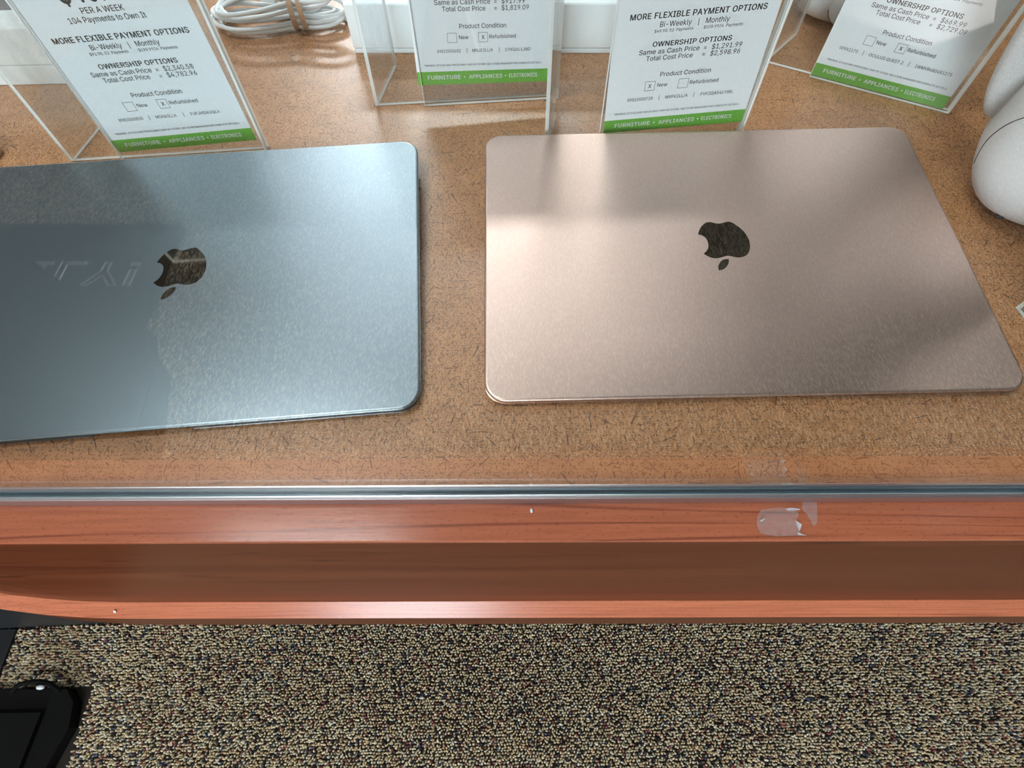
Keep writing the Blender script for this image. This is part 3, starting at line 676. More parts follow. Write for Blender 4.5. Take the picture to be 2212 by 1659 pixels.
    'R': (449, '60,0 60,509 236,509 273,506 305,500 333,489 356,473 376,455 390,433 401,408 407,381 409,352 407,323 401,296 390,271 376,250 356,232 333,217 305,206 273,200 236,198 96,198 96,255 234,255 258,256 280,260 298,267 313,276 325,287 334,300 340,316 344,333 345,352 344,371 340,389 334,405 325,419 313,430 298,440 279,446 258,451 233,452 125,452 125,0;353,0 230,229 303,229 428,0'),
    'S': (446, '224,-9 188,-7 156,-1 128,9 102,23 81,40 64,60 51,83 42,109 38,137 104,137 108,118 114,102 123,88 136,76 150,66 166,59 185,53 204,50 224,49 246,50 267,54 286,60 303,69 317,79 329,92 338,106 344,122 346,139 344,154 340,168 332,179 322,189 310,197 296,205 280,211 263,217 245,222 184,239 145,253 112,269 86,289 67,313 56,341 52,372 54,400 62,425 75,448 92,468 113,484 138,498 165,508 195,514 227,516 259,514 289,508 316,498 340,484 360,468 377,449 390,427 398,403 401,378 337,378 332,402 320,421 302,437 280,449 254,456 225,459 204,457 185,454 167,448 152,440 139,430 129,418 121,405 117,391 115,376 117,359 122,345 131,334 142,324 155,315 169,308 184,302 198,297 212,293 264,279 279,275 295,270 312,264 328,256 344,248 359,238 372,226 384,213 395,198 402,180 407,161 408,139 406,112 399,87 386,64 370,43 349,25 323,11 294,0 261,-7'),
    'T': (448, '32,452 32,509 417,509 417,452 257,452 257,0 193,0 193,452'),
    'U': (517, '259,-8 220,-6 186,2 154,15 126,33 103,55 85,80 71,108 63,140 60,173 60,509 124,509 124,178 126,155 132,133 141,113 153,95 169,80 187,68 208,59 232,53 259,52 285,53 309,59 331,68 349,80 364,95 377,113 385,133 391,155 393,178 393,509 457,509 457,173 454,140 446,108 433,80 414,55 391,33 363,15 332,2 297,-6'),
    'V': (479, '204,0 16,509 84,509 192,206 199,187 207,164 215,137 225,106 236,71 248,31 235,31 247,71 257,107 267,138 276,165 283,187 290,206 395,509 463,509 278,0'),
    'W': (686, '155,0 16,509 82,509 163,196 167,179 172,162 175,145 187,94 190,76 194,58 197,40 189,40 193,58 196,76 200,94 203,111 207,128 211,145 224,196 306,509 380,509 462,196 466,179 470,162 474,145 486,94 490,76 494,58 497,40 488,40 492,58 495,76 499,94 503,111 506,128 510,145 523,196 603,509 670,509 530,0 455,0 368,323 362,345 357,368 351,391 346,417 341,445 336,475 350,475 345,446 340,420 335,395 330,371 324,347 318,323 230,0'),
    'X': (474, '18,0 217,284 217,236 29,509 104,509 178,400 188,386 196,373 204,361 211,350 217,340 223,329 230,318 236,305 243,292 232,292 252,329 258,339 265,350 272,361 298,400 374,509 446,509 259,239 259,287 456,0 382,0 292,129 268,165 262,175 256,185 250,195 244,206 237,218 230,231 244,231 238,219 231,207 225,196 219,186 213,176 206,166 182,129 91,0'),
    'Y': (472, '203,0 203,208 16,509 91,509 192,344 203,327 213,309 222,292 231,274 240,254 250,230 224,230 233,254 242,275 251,293 260,310 270,327 280,344 381,509 455,509 268,208 268,0'),
    'Z': (438, '42,0 42,46 273,385 284,400 295,415 306,431 318,446 329,461 341,476 348,454 327,453 306,453 285,452 265,452 244,452 223,452 40,452 40,509 397,509 397,462 169,129 157,113 146,97 134,81 97,33 90,54 111,55 131,56 152,57 173,57 193,57 214,57 399,57 399,0'),
    'a': (389, '160,-9 137,-7 115,-3 94,5 76,15 60,29 48,45 38,63 32,84 30,108 32,128 36,146 43,161 53,174 64,184 78,193 92,200 108,206 125,211 143,214 161,217 178,220 234,227 247,229 257,231 265,235 271,240 274,246 276,255 276,257 275,272 272,285 267,297 260,307 251,315 240,322 227,327 212,330 196,331 178,330 163,327 149,322 137,316 127,309 118,301 110,292 104,283 100,274 41,291 51,313 64,331 79,346 95,358 114,368 133,375 153,380 173,383 194,384 208,384 223,382 239,379 255,375 271,369 286,360 300,350 312,336 322,320 330,301 335,278 337,251 337,0 277,0 277,52 272,52 267,43 260,34 252,25 242,16 229,8 215,1 199,-4 181,-7;170,45 192,47 211,51 228,59 242,68 254,80 263,93 270,108 274,122 276,138 276,190 272,187 267,184 259,182 251,180 241,178 231,176 200,171 175,168 161,166 147,163 134,159 122,153 112,147 103,139 97,130 93,118 92,105 93,93 96,82 102,72 109,64 119,57 130,52 142,48 156,46'),
    'b': (424, '229,-8 208,-7 189,-3 172,4 159,12 147,21 138,31 130,41 123,50 118,59 112,59 112,0 53,0 53,509 114,509 114,319 118,319 123,327 130,336 137,346 147,355 158,364 171,373 188,379 207,383 229,384 259,382 287,374 313,361 335,342 354,320 370,293 381,261 388,227 390,189 388,151 381,116 370,84 355,57 336,34 313,16 288,3 260,-6;220,47 242,49 262,55 279,66 294,80 306,97 316,117 323,139 327,163 328,189 327,215 323,239 316,261 307,281 295,298 280,311 262,322 243,328 220,330 198,328 178,322 161,312 147,299 134,282 125,263 118,241 114,216 113,189 114,162 118,138 125,115 135,95 147,78 162,65 179,55 198,49'),
    'c': (396, '207,-8 174,-5 144,3 117,16 93,35 72,58 56,85 44,116 37,150 34,187 37,225 44,260 56,291 72,318 93,341 117,360 144,374 174,382 207,384 226,384 243,381 260,377 276,371 291,364 305,356 318,346 330,335 340,322 349,308 356,293 362,277 303,262 300,272 295,281 290,289 284,297 278,304 270,311 261,316 252,321 242,325 231,328 220,329 207,330 184,328 163,321 145,310 130,296 118,278 108,258 102,236 98,212 96,187 98,163 102,139 108,117 118,97 130,80 145,66 163,55 184,49 207,46 220,47 232,49 243,52 253,55 262,60 271,66 279,73 285,80 292,89 297,98 301,107 304,117 363,102 357,86 350,70 341,56 331,43 319,32 306,21 292,12 277,5 261,-1 244,-5 226,-7'),
    'd': (424, '195,-8 165,-6 137,3 111,16 89,34 70,57 55,84 43,116 36,151 34,189 36,227 43,261 55,293 70,320 89,342 112,361 137,374 165,382 196,384 218,383 237,379 253,373 267,364 278,355 287,346 295,336 301,327 306,319 311,319 311,509 372,509 372,0 313,0 313,59 307,59 301,50 295,41 287,31 277,21 266,12 252,4 236,-3 217,-7;205,47 226,49 246,55 263,65 278,78 290,95 299,115 306,138 310,162 312,189 310,216 306,241 300,263 290,282 278,299 263,312 246,322 227,328 205,330 182,328 162,322 145,311 130,298 118,281 108,261 102,239 98,215 96,189 98,163 102,139 109,117 118,97 130,80 145,66 162,55 182,49'),
    'e': (404, '212,-8 177,-5 145,3 117,16 92,35 72,58 56,85 44,116 37,150 34,187 36,224 44,258 55,290 71,317 91,340 115,359 142,373 172,382 205,384 226,383 246,380 266,374 285,366 303,355 319,341 334,324 347,305 357,282 365,256 370,227 371,194 371,169 75,169 75,221 338,221 310,202 308,226 304,248 298,269 288,286 277,301 263,314 246,323 227,328 205,330 183,328 164,323 146,313 131,301 119,286 109,270 102,251 97,231 96,211 96,178 98,151 102,127 110,106 121,88 135,73 151,61 169,53 190,48 212,46 227,47 241,49 254,53 265,58 276,65 285,73 294,82 300,93 306,105 365,91 358,72 348,55 335,39 320,26 302,14 283,4 261,-3 237,-7'),
    'f': (253, '228,379 228,327 6,327 6,379;81,0 81,432 82,452 87,470 96,486 107,499 120,510 135,519 152,525 169,529 187,530 201,530 212,529 222,527 231,525 238,523 243,521 227,468 215,472 209,473 202,474 195,474 178,472 164,468 154,460 147,449 143,435 142,419 142,0'),
    'h': (410, '114,227 114,0 53,0 53,509 114,509 114,287 102,287 116,319 132,344 152,362 175,374 200,382 227,384 252,383 275,377 295,369 313,356 328,340 341,321 350,298 355,271 357,240 357,0 296,0 296,235 293,263 286,286 273,304 256,318 235,326 210,329 192,328 176,324 161,317 147,308 136,297 126,283 119,266 115,248'),
    'i': (166, '53,0 53,379 114,379 114,0;84,443 73,444 63,448 54,455 47,463 43,472 41,483 43,494 47,504 54,512 63,518 73,522 84,524 95,522 105,518 114,512 121,504 125,494 126,483 125,472 121,463 114,455 105,448 95,444'),
    'k': (380, '110,137 110,212 121,212 284,379 360,379 184,199 177,199;53,0 53,509 114,509 114,0;294,0 148,186 191,229 372,0'),
    'l': (189, '139,-2 112,0 91,8 74,20 62,37 55,59 53,84 53,509 114,509 114,99 114,83 117,71 120,62 126,57 135,53 146,52 160,53 170,54 181,3 162,-1 154,-2 147,-2'),
    'm': (610, '53,0 53,379 112,379 112,295 108,295 114,314 122,331 132,346 144,358 158,368 172,376 187,382 203,385 219,386 245,383 268,375 287,361 303,342 314,320 321,295 312,295 318,312 326,329 337,343 350,356 364,366 381,375 398,381 417,385 437,386 458,385 478,380 497,372 514,361 529,346 541,328 550,307 555,283 557,255 557,0 496,0 496,254 493,279 485,298 473,313 456,323 438,329 419,330 402,329 387,326 374,320 363,312 353,302 345,290 340,277 336,263 335,247 335,0 274,0 274,260 272,280 265,297 253,311 238,322 220,328 199,330 185,329 171,326 158,320 145,312 135,302 126,289 119,274 115,257 114,238 114,0'),
    'n': (410, '114,227 114,0 53,0 53,379 112,379 112,287 102,287 116,319 132,344 152,362 175,374 200,382 227,384 252,383 275,377 295,369 313,356 328,340 341,321 350,298 355,271 357,240 357,0 296,0 296,235 293,263 286,286 273,304 256,318 235,326 210,329 192,328 176,324 161,317 147,308 136,297 126,283 119,266 115,248'),
    'o': (415, '207,-8 174,-5 144,3 117,16 93,35 72,58 56,85 44,116 37,150 34,187 37,225 44,260 56,291 72,318 93,341 117,360 144,374 174,382 207,384 241,382 271,374 299,360 323,341 343,318 359,291 371,260 379,225 381,187 379,150 371,116 359,85 343,58 323,35 299,16 271,3 241,-5;207,46 231,49 252,55 270,66 285,80 298,97 307,117 314,139 318,163 319,187 318,212 314,236 307,258 298,278 285,296 270,310 252,321 231,328 207,330 184,328 163,321 145,310 130,296 118,278 108,258 102,236 98,212 96,187 98,163 102,139 108,117 118,97 130,80 145,66 163,55 184,49'),
    'r': (259, '53,0 53,379 112,379 112,321 115,321 124,339 137,354 152,367 171,377 191,383 213,385 229,384 243,384 243,322 230,324 223,325 215,326 207,326 190,324 174,321 159,315 146,306 135,296 126,284 119,269 115,254 114,237 114,0'),
    's': (365, '182,-8 157,-7 133,-3 112,3 93,12 76,24 62,38 50,54 41,73 36,94 94,107 101,87 111,72 124,60 141,52 160,47 181,45 206,47 227,53 244,62 258,74 265,88 268,103 266,115 262,126 254,136 243,144 229,150 212,155 149,170 118,180 92,192 72,208 58,227 50,249 47,274 49,295 55,314 65,332 79,347 95,360 115,370 137,378 161,383 187,384 212,383 234,379 254,372 271,363 286,352 299,339 309,324 318,308 324,290 268,277 262,291 254,304 243,316 228,325 210,331 187,333 166,331 147,326 131,317 119,305 111,292 109,277 110,264 115,253 124,243 136,235 152,229 172,223 229,209 261,200 287,187 306,171 320,153 328,131 331,107 329,85 323,65 312,47 298,31 281,18 260,6 236,-2 210,-7'),
    't': (227, '204,379 204,327 6,327 6,379;65,471 126,471 126,98 127,83 130,70 136,61 144,55 156,51 170,50 185,51 202,54 213,2 207,0 200,-2 192,-3 184,-3 176,-4 168,-4 138,-1 113,7 92,21 77,41 68,64 65,93'),
    'u': (410, '182,-5 158,-3 135,2 115,11 97,23 82,39 69,59 60,82 54,109 53,139 53,379 114,379 114,144 116,117 124,94 137,75 154,61 175,53 200,50 218,51 234,55 249,62 263,71 274,83 283,97 290,113 295,132 296,153 296,379 357,379 357,0 298,0 298,92 307,92 294,60 277,35 257,17 234,5 209,-3'),
    'w': (567, '138,0 23,379 87,379 133,214 140,190 147,164 154,137 161,107 168,75 175,41 165,41 172,74 179,105 186,135 192,163 199,189 206,214 252,379 316,379 362,214 368,189 375,163 382,136 388,106 395,75 402,41 391,41 399,75 406,106 413,135 420,163 427,189 434,214 480,379 545,379 429,0 368,0 319,172 305,225 300,243 295,262 291,280 277,338 291,338 277,280 263,225 258,207 253,189 248,172 199,0'),
    'y': (389, '47,-139 61,-86 71,-87 83,-89 94,-90 104,-89 113,-86 122,-81 130,-74 138,-64 145,-51 151,-36 163,-1 17,379 84,379 165,155 173,132 180,109 187,87 193,64 199,42 206,21 184,21 190,42 196,64 202,87 209,110 216,132 224,155 305,379 371,379 204,-58 196,-77 187,-93 177,-107 165,-119 153,-128 139,-136 125,-141 109,-144 91,-145 82,-145 73,-144 65,-143 57,-142 52,-140'),
    '|': (230, '141,673 141,-164 88,-164 88,673'),
}
_GM = {}
def glyph_mesh(chx, bold):
    """filled outline of one letter (non-zero winding, so overlapping strokes stay filled)"""
    if (chx, bold) in _GM: return _GM[(chx, bold)]
    con = GLYPHS[chx][1]
    cs = [[tuple(map(int, q.split(','))) for q in c.split(' ')] for c in con.split(';')] if con else []
    if not cs:
        _GM[(chx, bold)] = (np.zeros((0, 3)), []); return _GM[(chx, bold)]
    vin = []; ein = []
    for c in cs:
        n = len(vin)
        vin += [Vector((p[0] / 1000, p[1] / 1000)) for p in c]
        ein += [(n + k, n + (k + 1) % len(c)) for k in range(len(c))]
    vo, eo, fo, *_ = delaunay_2d_cdt(vin, ein, [], 0, 1e-5)
    def wind(x, y):
        w_ = 0
        for c in cs:
            for k in range(len(c)):
                (xa, ya), (xb, yb) = c[k - 1], c[k]
                if (ya <= y) != (yb <= y):
                    if xa + (y - ya) * (xb - xa) / (yb - ya) > x: w_ += 1 if yb > ya else -1
        return w_
    keep = []
    for f in fo:
        cx = sum(vo[i].x for i in f) / 3 * 1000; cy = sum(vo[i].y for i in f) / 3 * 1000
        if wind(cx, cy) != 0: keep.append(tuple(f))
    V = np.array([(v.x, v.y, 0.0) for v in vo]); Fs = keep
    if bold:
        VV = []; FF = []
        for k, (a, b) in enumerate(((-1, 0), (1, 0), (0, -0.6), (0, 0.6), (0, 0))):
            VV.append(V + np.array([a * bold, b * bold, 0.0])); FF += [tuple(i + k * len(V) for i in f) for f in Fs]
        V = np.concatenate(VV); Fs = FF
    _GM[(chx, bold)] = (V, Fs)
    return V, Fs
def text_mesh(body, bold=0.0):
    x = 0.0; V = []; Fs = []; n = 0
    for chx in body:
        v, f = glyph_mesh(chx, bold)
        if len(v):
            V.append(v + np.array([x, 0, 0])); Fs += [tuple(i + n for i in q) for q in f]; n += len(v)
        x += GLYPHS[chx][0] / 1000 + bold * 1.4
    return (np.concatenate(V) if V else np.zeros((0, 3))), Fs
class Print:
    def __init__(s): s.v = []; s.f = []; s.n = 0
    def add(s, V, Fs):
        s.v.append(V); s.f += [tuple(i + s.n for i in f) for f in Fs]; s.n += len(V)
    def line(s, body, x0, x1, y, size, bold=0.006):
        """fit the line between x0 and x1 (mm), cap size in mm"""
        V, Fs = text_mesh(body, bold)
        if not len(V): return
        cap, _ = text_mesh('H', bold); ch_ = cap[:, 1].max() - cap[:, 1].min(); cb = cap[:, 1].min()
        V = V.copy(); a, b = V[:, 0].min(), V[:, 0].max()
        V[:, 0] = (V[:, 0] - a) * (x1 - x0) / (b - a) + x0
        V[:, 1] = (V[:, 1] - cb) * size / ch_ + y
        V[:, 2] = 0
        s.add(V, Fs)
    def rect(s, x0, y0, x1, y1):
        s.add(np.array([(x0, y0, 0), (x1, y0, 0), (x1, y1, 0), (x0, y1, 0)], float), [(0, 1, 2, 3)])
    def frame(s, x0, y0, x1, y1, t):
        s.rect(x0, y0, x1, y0 + t); s.rect(x0, y1 - t, x1, y1); s.rect(x0, y0 + t, x0 + t, y1 - t); s.rect(x1 - t, y0 + t, x1, y1 - t)
    def mesh(s, name):
        V = np.concatenate(s.v) / 1000.0
        # local frame: x across, z up the card, y towards the back
        return mesh(name, np.stack([V[:, 0], np.zeros(len(V)), V[:, 1]], -1), s.f)

def price_card(i, label, cash, total, new, ids, bi=None, mon=None, top=None, mon_right=None):
    X, Y, wz, lean, u, v, tl = HS[i]
    t = thing('price_card', label, 'price card', (0, 0, 0), 0, 'printed price cards')
    org = Vector((X, Y, DECK)); ux = Vector((math.cos(wz), math.sin(wz), 0)); uy = Vector((-math.sin(wz) * math.sin(lean), math.cos(wz) * math.sin(lean), math.cos(lean)))
    nb = ux.cross(-uy) * -1      # points back into the panel
    nb = Vector((-math.sin(wz) * math.cos(lean), math.cos(wz) * math.cos(lean), -math.sin(lean)))
    a = ux * math.cos(tl) + uy * math.sin(tl); b = -ux * math.sin(tl) + uy * math.cos(tl)
    mw = Matrix((a, nb, b)).transposed().to_4x4(); mw.translation = org + ux * u + uy * v - nb * 0.0009
    t.matrix_world = mw
    obj('card_sheet', box_mesh('card_sheet', (0, -0.00015, 0), (CW, 0.00015, CH)), MT['paper'], t)
    gb = obj('green_band', mesh('green_band', [(0, -0.0002, 0), (CW, -0.0002, 0), (CW, -0.0002, GH), (0, -0.0002, GH)], [(0, 1, 2, 3)]), MT['green'], t)
    wp = Print()
    wp.line('FURNITURE', 7.8, 33.4, 3.9, 3.05, 0.03); wp.line('APPLIANCES', 39.7, 65.8, 3.9, 3.05, 0.03); wp.line('ELECTRONICS', 70.9, 93.0, 3.9, 3.05, 0.03)
    for cx in (36.4, 68.3):
        k = np.array([(cx + 0.6 * math.cos(q), 5.4 + 0.6 * math.sin(q), 0) for q in np.linspace(0, 2 * math.pi, 12, endpoint=False)])
        wp.add(k, [tuple(range(12))])
    bt = obj('band_lettering', wp.mesh('band_lettering'), MT['white_ink'], gb); bt.location.y = -0.00028
    p = Print()
    if top:
        p.line(top, 30.0, 72.0, 97.6, 12.5, 0.02)
        p.line('PER A WEEK', 37.8, 63.4, 91.8, 3.3)
        p.line('104 Payments to Own It', 27.0, 73.6, 86.9, 3.3)
    if bi:
        p.line('MORE FLEXIBLE PAYMENT OPTIONS', 9.5, 94.0, 76.4, 3.5, 0.022)
        p.line('Bi-Weekly', 28.9, 48.7, 71.2, 3.2); p.rect(52.9, 70.2, 53.3, 74.4); p.line('Monthly', 57.5, 72.5, 71.2, 3.2)
        p.line(bi, 26.0, 50.5, 68.0, 1.8, 0.006); p.line(mon, 57.0, 81.8, 68.0, 1.8, 0.006)
    if mon_right: p.line(mon_right, 66.0, 83.6, 69.0, 1.8, 0.006)
    p.line('OWNERSHIP OPTIONS', 26.2, 77.2, 59.4, 3.2, 0.022)
    p.line('Same as Cash Price', 18.2, 57.5, 54.8, 3.1); p.line('=', 60.3, 62.1, 54.8, 3.1); p.line(cash, 65.5, 85.0 if len(cash) > 8 else 82.0, 54.8, 3.1)
    p.line('Total Cost Price', 23.4, 54.0, 50.6, 3.1); p.line('=', 60.3, 62.1, 50.6, 3.1); p.line(total, 65.5, 85.0, 50.6, 3.1)
    p.line('Product Condition', 34.7, 68.8, 39.4, 3.1)
    for bx, on in ((25.4, new), (48.25, not new)):
        p.frame(bx, 30.0, bx + 6.95, 36.6, 0.24)
        if on: p.line('X', bx + 2.3, bx + 4.6, 31.9, 2.7, 0.015)
    p.line('New', 34.0, 41.0, 32.3, 2.6); p.line('Refurbished', 56.3, 75.8, 32.3, 2.6)
    for tx, x0, x1 in ids: p.line(tx, x0, x1, 23.2, 2.25)
    p.line('*BRANDS, STYLES AND PRICES MAY VARY BY STORE. SEE STORE MANAGER FOR COMPLETE DETAILS.', 6.2, 96.0, 13.7, 1.35)
    tx = obj('printed_text', p.mesh('printed_text'), MT['ink'], t); tx.location.y = -0.00028
    return t

price_card(1, 'price card reading $2,340.58, behind the blue grey laptop', '$2,340.58', '$4,782.96', False,
           [('89810000510', 15.3, 32.3), ('|', 36.6, 36.9), ('MGN63LLA', 41.4, 56.0), ('|', 60.8, 61.1), ('FVFJHDAUQL4', 66.0, 86.4)],
           '$91.98, 52  Payments', '$199.9924  Payments', '$45.99')
price_card(2, 'price card reading $917.99, between the two laptops', '$917.99', '$1,819.09', False,
           [('89810000652', 17.1, 34.6), ('|', 39.2, 39.5), ('MNJE3LL/A', 43.4, 58.8), ('|', 63.3, 63.6), ('CYKQ6L1JNG', 68.0, 86.9)])
price_card(3, 'price card reading $1,291.99, behind the rose gold laptop', '$1,291.99', '$2,598.96', True,
           [('89810000728', 14.8, 32.3), ('|', 36.6, 36.9), ('MVFK2LL/A', 41.2, 56.8), ('|', 61.0, 61.3), ('FVFZQA54LYWL', 65.9, 88.5)],
           '$49.98, 52  Payments', '$108.9924  Payments')
price_card(4, 'price card reading $669.99, beside the white headset', '$669.99', '$2,729.09', False,
           [('009X1173', 11.2, 24.7), ('|', 28.8, 29.1), ('OCULUS QUEST 2', 33.4, 58.4), ('|', 62.4, 62.7), ('1WMVR4B04X1173', 67.2, 93.1)],
           mon_right='24  Payments')

# ------------------------------------------------------------------ white boxes at the back
def carton(name, label, loc, rot, lo, hi, seam_z, panel=None):
    t = thing(name, label, 'box', loc, rot)
    obj('box_base', box_mesh('box_base', lo, (hi[0], hi[1], seam_z - 0.0004), 0.0012), MT['white_card'], t)
    obj('box_lid', box_mesh('box_lid', (lo[0] - 0.0003, lo[1] - 0.0003, seam_z), (hi[0] + 0.0003, hi[1] + 0.0003, hi[2]), 0.0012), MT['white_card'], t)
    if panel:
        p = obj('printed_panel', box_mesh('printed_panel', (panel[0], panel[1], hi[2]), (panel[2], panel[3], hi[2] + 0.0002)), MT['grey_print'], t)
        p['label'] = 'dark grey printed picture on the top'
    return t
carton('product_box', 'long flat white box at the back, behind the middle sign holders', (-0.130, 0.4855, DECK), -0.036, (0, 0, 0.0), (0.31, 0.20, 0.040), 0.0045)
carton('product_box', 'white box with a dark picture on top, behind the left sign holder', (-0.62, 0.4500, DECK), 0.0, (0, 0, 0.0), (0.285, 0.20, 0.045), 0.0165, (0.012, 0.026, 0.273, 0.19))

# ------------------------------------------------------------------ charging cable with rubber band
cab = thing('charging_cable', 'coiled white charging cable at the back between the sign holders', 'cable', (-0.203, 0.536, DECK))
pts = []
turns = 7; n_per = 48
for i in range(turns * n_per + 1):
    q = 2 * math.pi * i / n_per; k = i / n_per
    kk = int(k) % 7
    fr = k - int(k)
    amp = [1.0, 0.92, 1.02, 0.84, 0.96, 0.72, 0.88]; am = amp[int(k) % 7] * (1 - fr) + amp[(int(k) + 1) % 7] * fr
    bs = [1.0, 0.8, 0.9, 0.6, 1.05, 0.45, 0.75]; bb = bs[int(k) % 7] * (1 - fr) + bs[(int(k) + 1) % 7] * fr
    x = 0.059 * am * math.cos(q) + 0.004 * math.sin(k * 2.1)
    pin = 0.40 + 0.60 * min(1.0, (abs(x - 0.018) / 0.055)) ** 0.8
    y = 0.029 * bb * pin * math.sin(q) - 0.004 * math.sin(k * 1.3)
    z = 0.0022 + 0.0036 * k * (0.75 + 0.25 * math.cos(q * 1.0 + k)) + 0.001 * math.sin(q * 2 + k)
    pts.append((x, y, max(z, 0.0019)))
obj('cord', tube('cord', pts, 0.0019, 10), MT['cable'], cab)
tail = catmull([pts[-1], (0.02, 0.03, 0.026), (-0.02, 0.05, 0.02), (-0.05, 0.045, 0.012), (-0.062, 0.03, 0.004), (-0.066, 0.0, 0.0019)], 8)
obj('cord_tail', tube('cord_tail', tail, 0.0019, 10), MT['cable'], cab)
pl = prism('plug', [(-0.010, -0.004), (0.003, -0.008), (0.012, 0.016), (-0.004, 0.020)], 0.020, 0.0265)
obj('plug', pl, MT['white_card'], cab)
# band: two flat loops round the bundle
def band_strip(x, dx, wdt):
    prof = []
    for k in range(28):
        q = 2 * math.pi * k / 28
        prof.append((0.0175 * math.cos(q), 0.0148 + 0.0142 * math.sin(q)))
    vs = []; fs = []
    for (yy, zz) in prof:
        sh = dx * (yy / 0.0175)
        for s_, rr in ((-1, 1.0), (1, 1.0), (1, 1.05), (-1, 1.05)):
            vs.append((x + sh + s_ * wdt / 2, yy * rr, 0.0148 + (zz - 0.0148) * rr))
    n = len(prof)
    for i in range(n):
        j = (i + 1) % n
        for k in range(4): fs.append((i * 4 + k, i * 4 + (k + 1) % 4, j * 4 + (k + 1) % 4, j * 4 + k))
    return vs, fs
rb = thing('rubber_band', 'tan rubber band wrapped twice round the coiled white cable', 'rubber band', (-0.203, 0.531, DECK))
for bx_, dx_ in ((0.0155, -0.004), (0.0235, -0.004)):
    vs, fs = band_strip(bx_, dx_, 0.0046)
    obj('band_loop', mesh('band_loop', vs, fs, False), MT['band'], rb)

# ------------------------------------------------------------------ headset on the right
def superell(name, half, e=0.55, nu=48, nv=28, mod=None):
    vs = []; fs = []
    def pw(c, p): return math.copysign(abs(c) ** p, c)
    for j in range(nv + 1):
        ph = -math.pi / 2 + math.pi * j / nv
        for i in range(nu):
            a = 2 * math.pi * i / nu
            p = Vector((half[0] * pw(math.cos(ph), e) * pw(math.cos(a), e), half[1] * pw(math.cos(ph), e) * pw(math.sin(a), e), half[2] * pw(math.sin(ph), e)))
            vs.append(mod(p) if mod else p)
    for j in range(nv):
        for i in range(nu):
            fs.append((j * nu + i, j * nu + (i + 1) % nu, (j + 1) * nu + (i + 1) % nu, (j + 1) * nu + i))
    return mesh(name, vs, fs, True)
hs = thing('headset', 'white virtual reality headset at the right edge beside the rose gold laptop', 'headset', (0.3624, 0.2907, DECK), -0.5635)
bo = obj('visor_body', superell('visor_body', (0.0526, 0.0529, 0.0519), 0.6742, 72, 40), MT['white_plastic'], hs); bo.location = (0, 0, 0.0522)
seam = catmull([(-0.0490, -0.0188, -0.0271), (-0.0498, -0.0187, -0.0242), (-0.0506, -0.0181, -0.0206), (-0.0514, -0.0175, -0.0155), (-0.0518, -0.0180, -0.0096), (-0.0515, -0.0205, -0.0033), (-0.0508, -0.0243, 0.0036), (-0.0494, -0.0284, 0.0097), (-0.0476, -0.0322, 0.0148), (-0.0452, -0.0354, 0.0197)], 5)
obj('shell_seam', tube('shell_seam', seam, 0.00032, 6), MT['seam'], bo)
obj('audio_jack', superell('audio_jack', (0.0032, 0.0022, 0.0016), 0.9, 16, 8), MT['dark_gap'], bo).location = (-0.0190, -0.0379, -0.0432)
cA, sA = math.cos(0.5635), math.sin(0.5635)
for nm, wd, th_, hh, mt, dy in (('face_pad', 0.0309, 0.010, 0.0923, 'fabric', 0.0), ('pad_rim', 0.0312, 0.008, 0.0925, 'white_plastic', -0.001)):
    o_ = obj(nm, superell(nm, (wd, th_, hh), 0.85, 64, 40), MT[mt], hs)
    wx, wy = 0.3202 - 0.3624 + (0.009 if dy else 0.0), 0.3242 + dy - 0.2907
    o_.location = (wx * cA - wy * sA, wx * sA + wy * cA, 0.1266 - (0.005 if dy else 0.0))
    o_.rotation_euler = (Matrix.Rotation(0.5635, 3, 'Z') @ (Matrix.Rotation(0.0836, 3, 'Z') @ Matrix.Rotation(-0.1735, 3, 'Y') @ Matrix.Rotation(0.0795, 3, 'X'))).to_euler()
obj('pad_mount', superell('pad_mount', (0.026, 0.022, 0.024), 0.8), MT['white_plastic'], hs).location = (-0.012, 0.030, 0.098)

# ------------------------------------------------------------------ controller behind the right sign
gc = thing('hand_controller', 'rounded white hand controller lying behind the turned sign holder', 'controller', (0.303, 0.533, DECK), -0.36)
obj('body', superell('body', (0.050, 0.042, 0.03), 0.8), MT['white_plastic'], gc).location = (0, 0, 0.0302)
dc = obj('disc_cap', superell('disc_cap', (0.016, 0.004, 0.016), 0.95), MT['white_plastic'], gc); dc.location = (0.002, -0.0395, 0.024)
ds = obj('disc_seam', tube('disc_seam', [(0.0163 * math.cos(q), 0, 0.0163 * math.sin(q)) for q in np.linspace(0, 2 * math.pi, 40, endpoint=False)], 0.0005, 6, True), MT['seam'], dc)

# ------------------------------------------------------------------ small dark knob at the left edge
kn = thing('round_knob', 'small round black object with a brass rim at the left edge', 'knob', (-0.3945, 0.361, DECK))
obj('rim', loft('rim', [[(r * math.cos(a), r * math.sin(a), z) for a in np.linspace(0, 2 * math.pi, 32, endpoint=False)] for r, z in ((0.0105, 0.0), (0.0115, 0.002), (0.0115, 0.006), (0.0105, 0.0075))]), MT['brass'], kn)
obj('dome', superell('dome', (0.0108, 0.0108, 0.007), 1.0, 32, 16), MT['black'], kn).location = (0, 0, 0.0105)

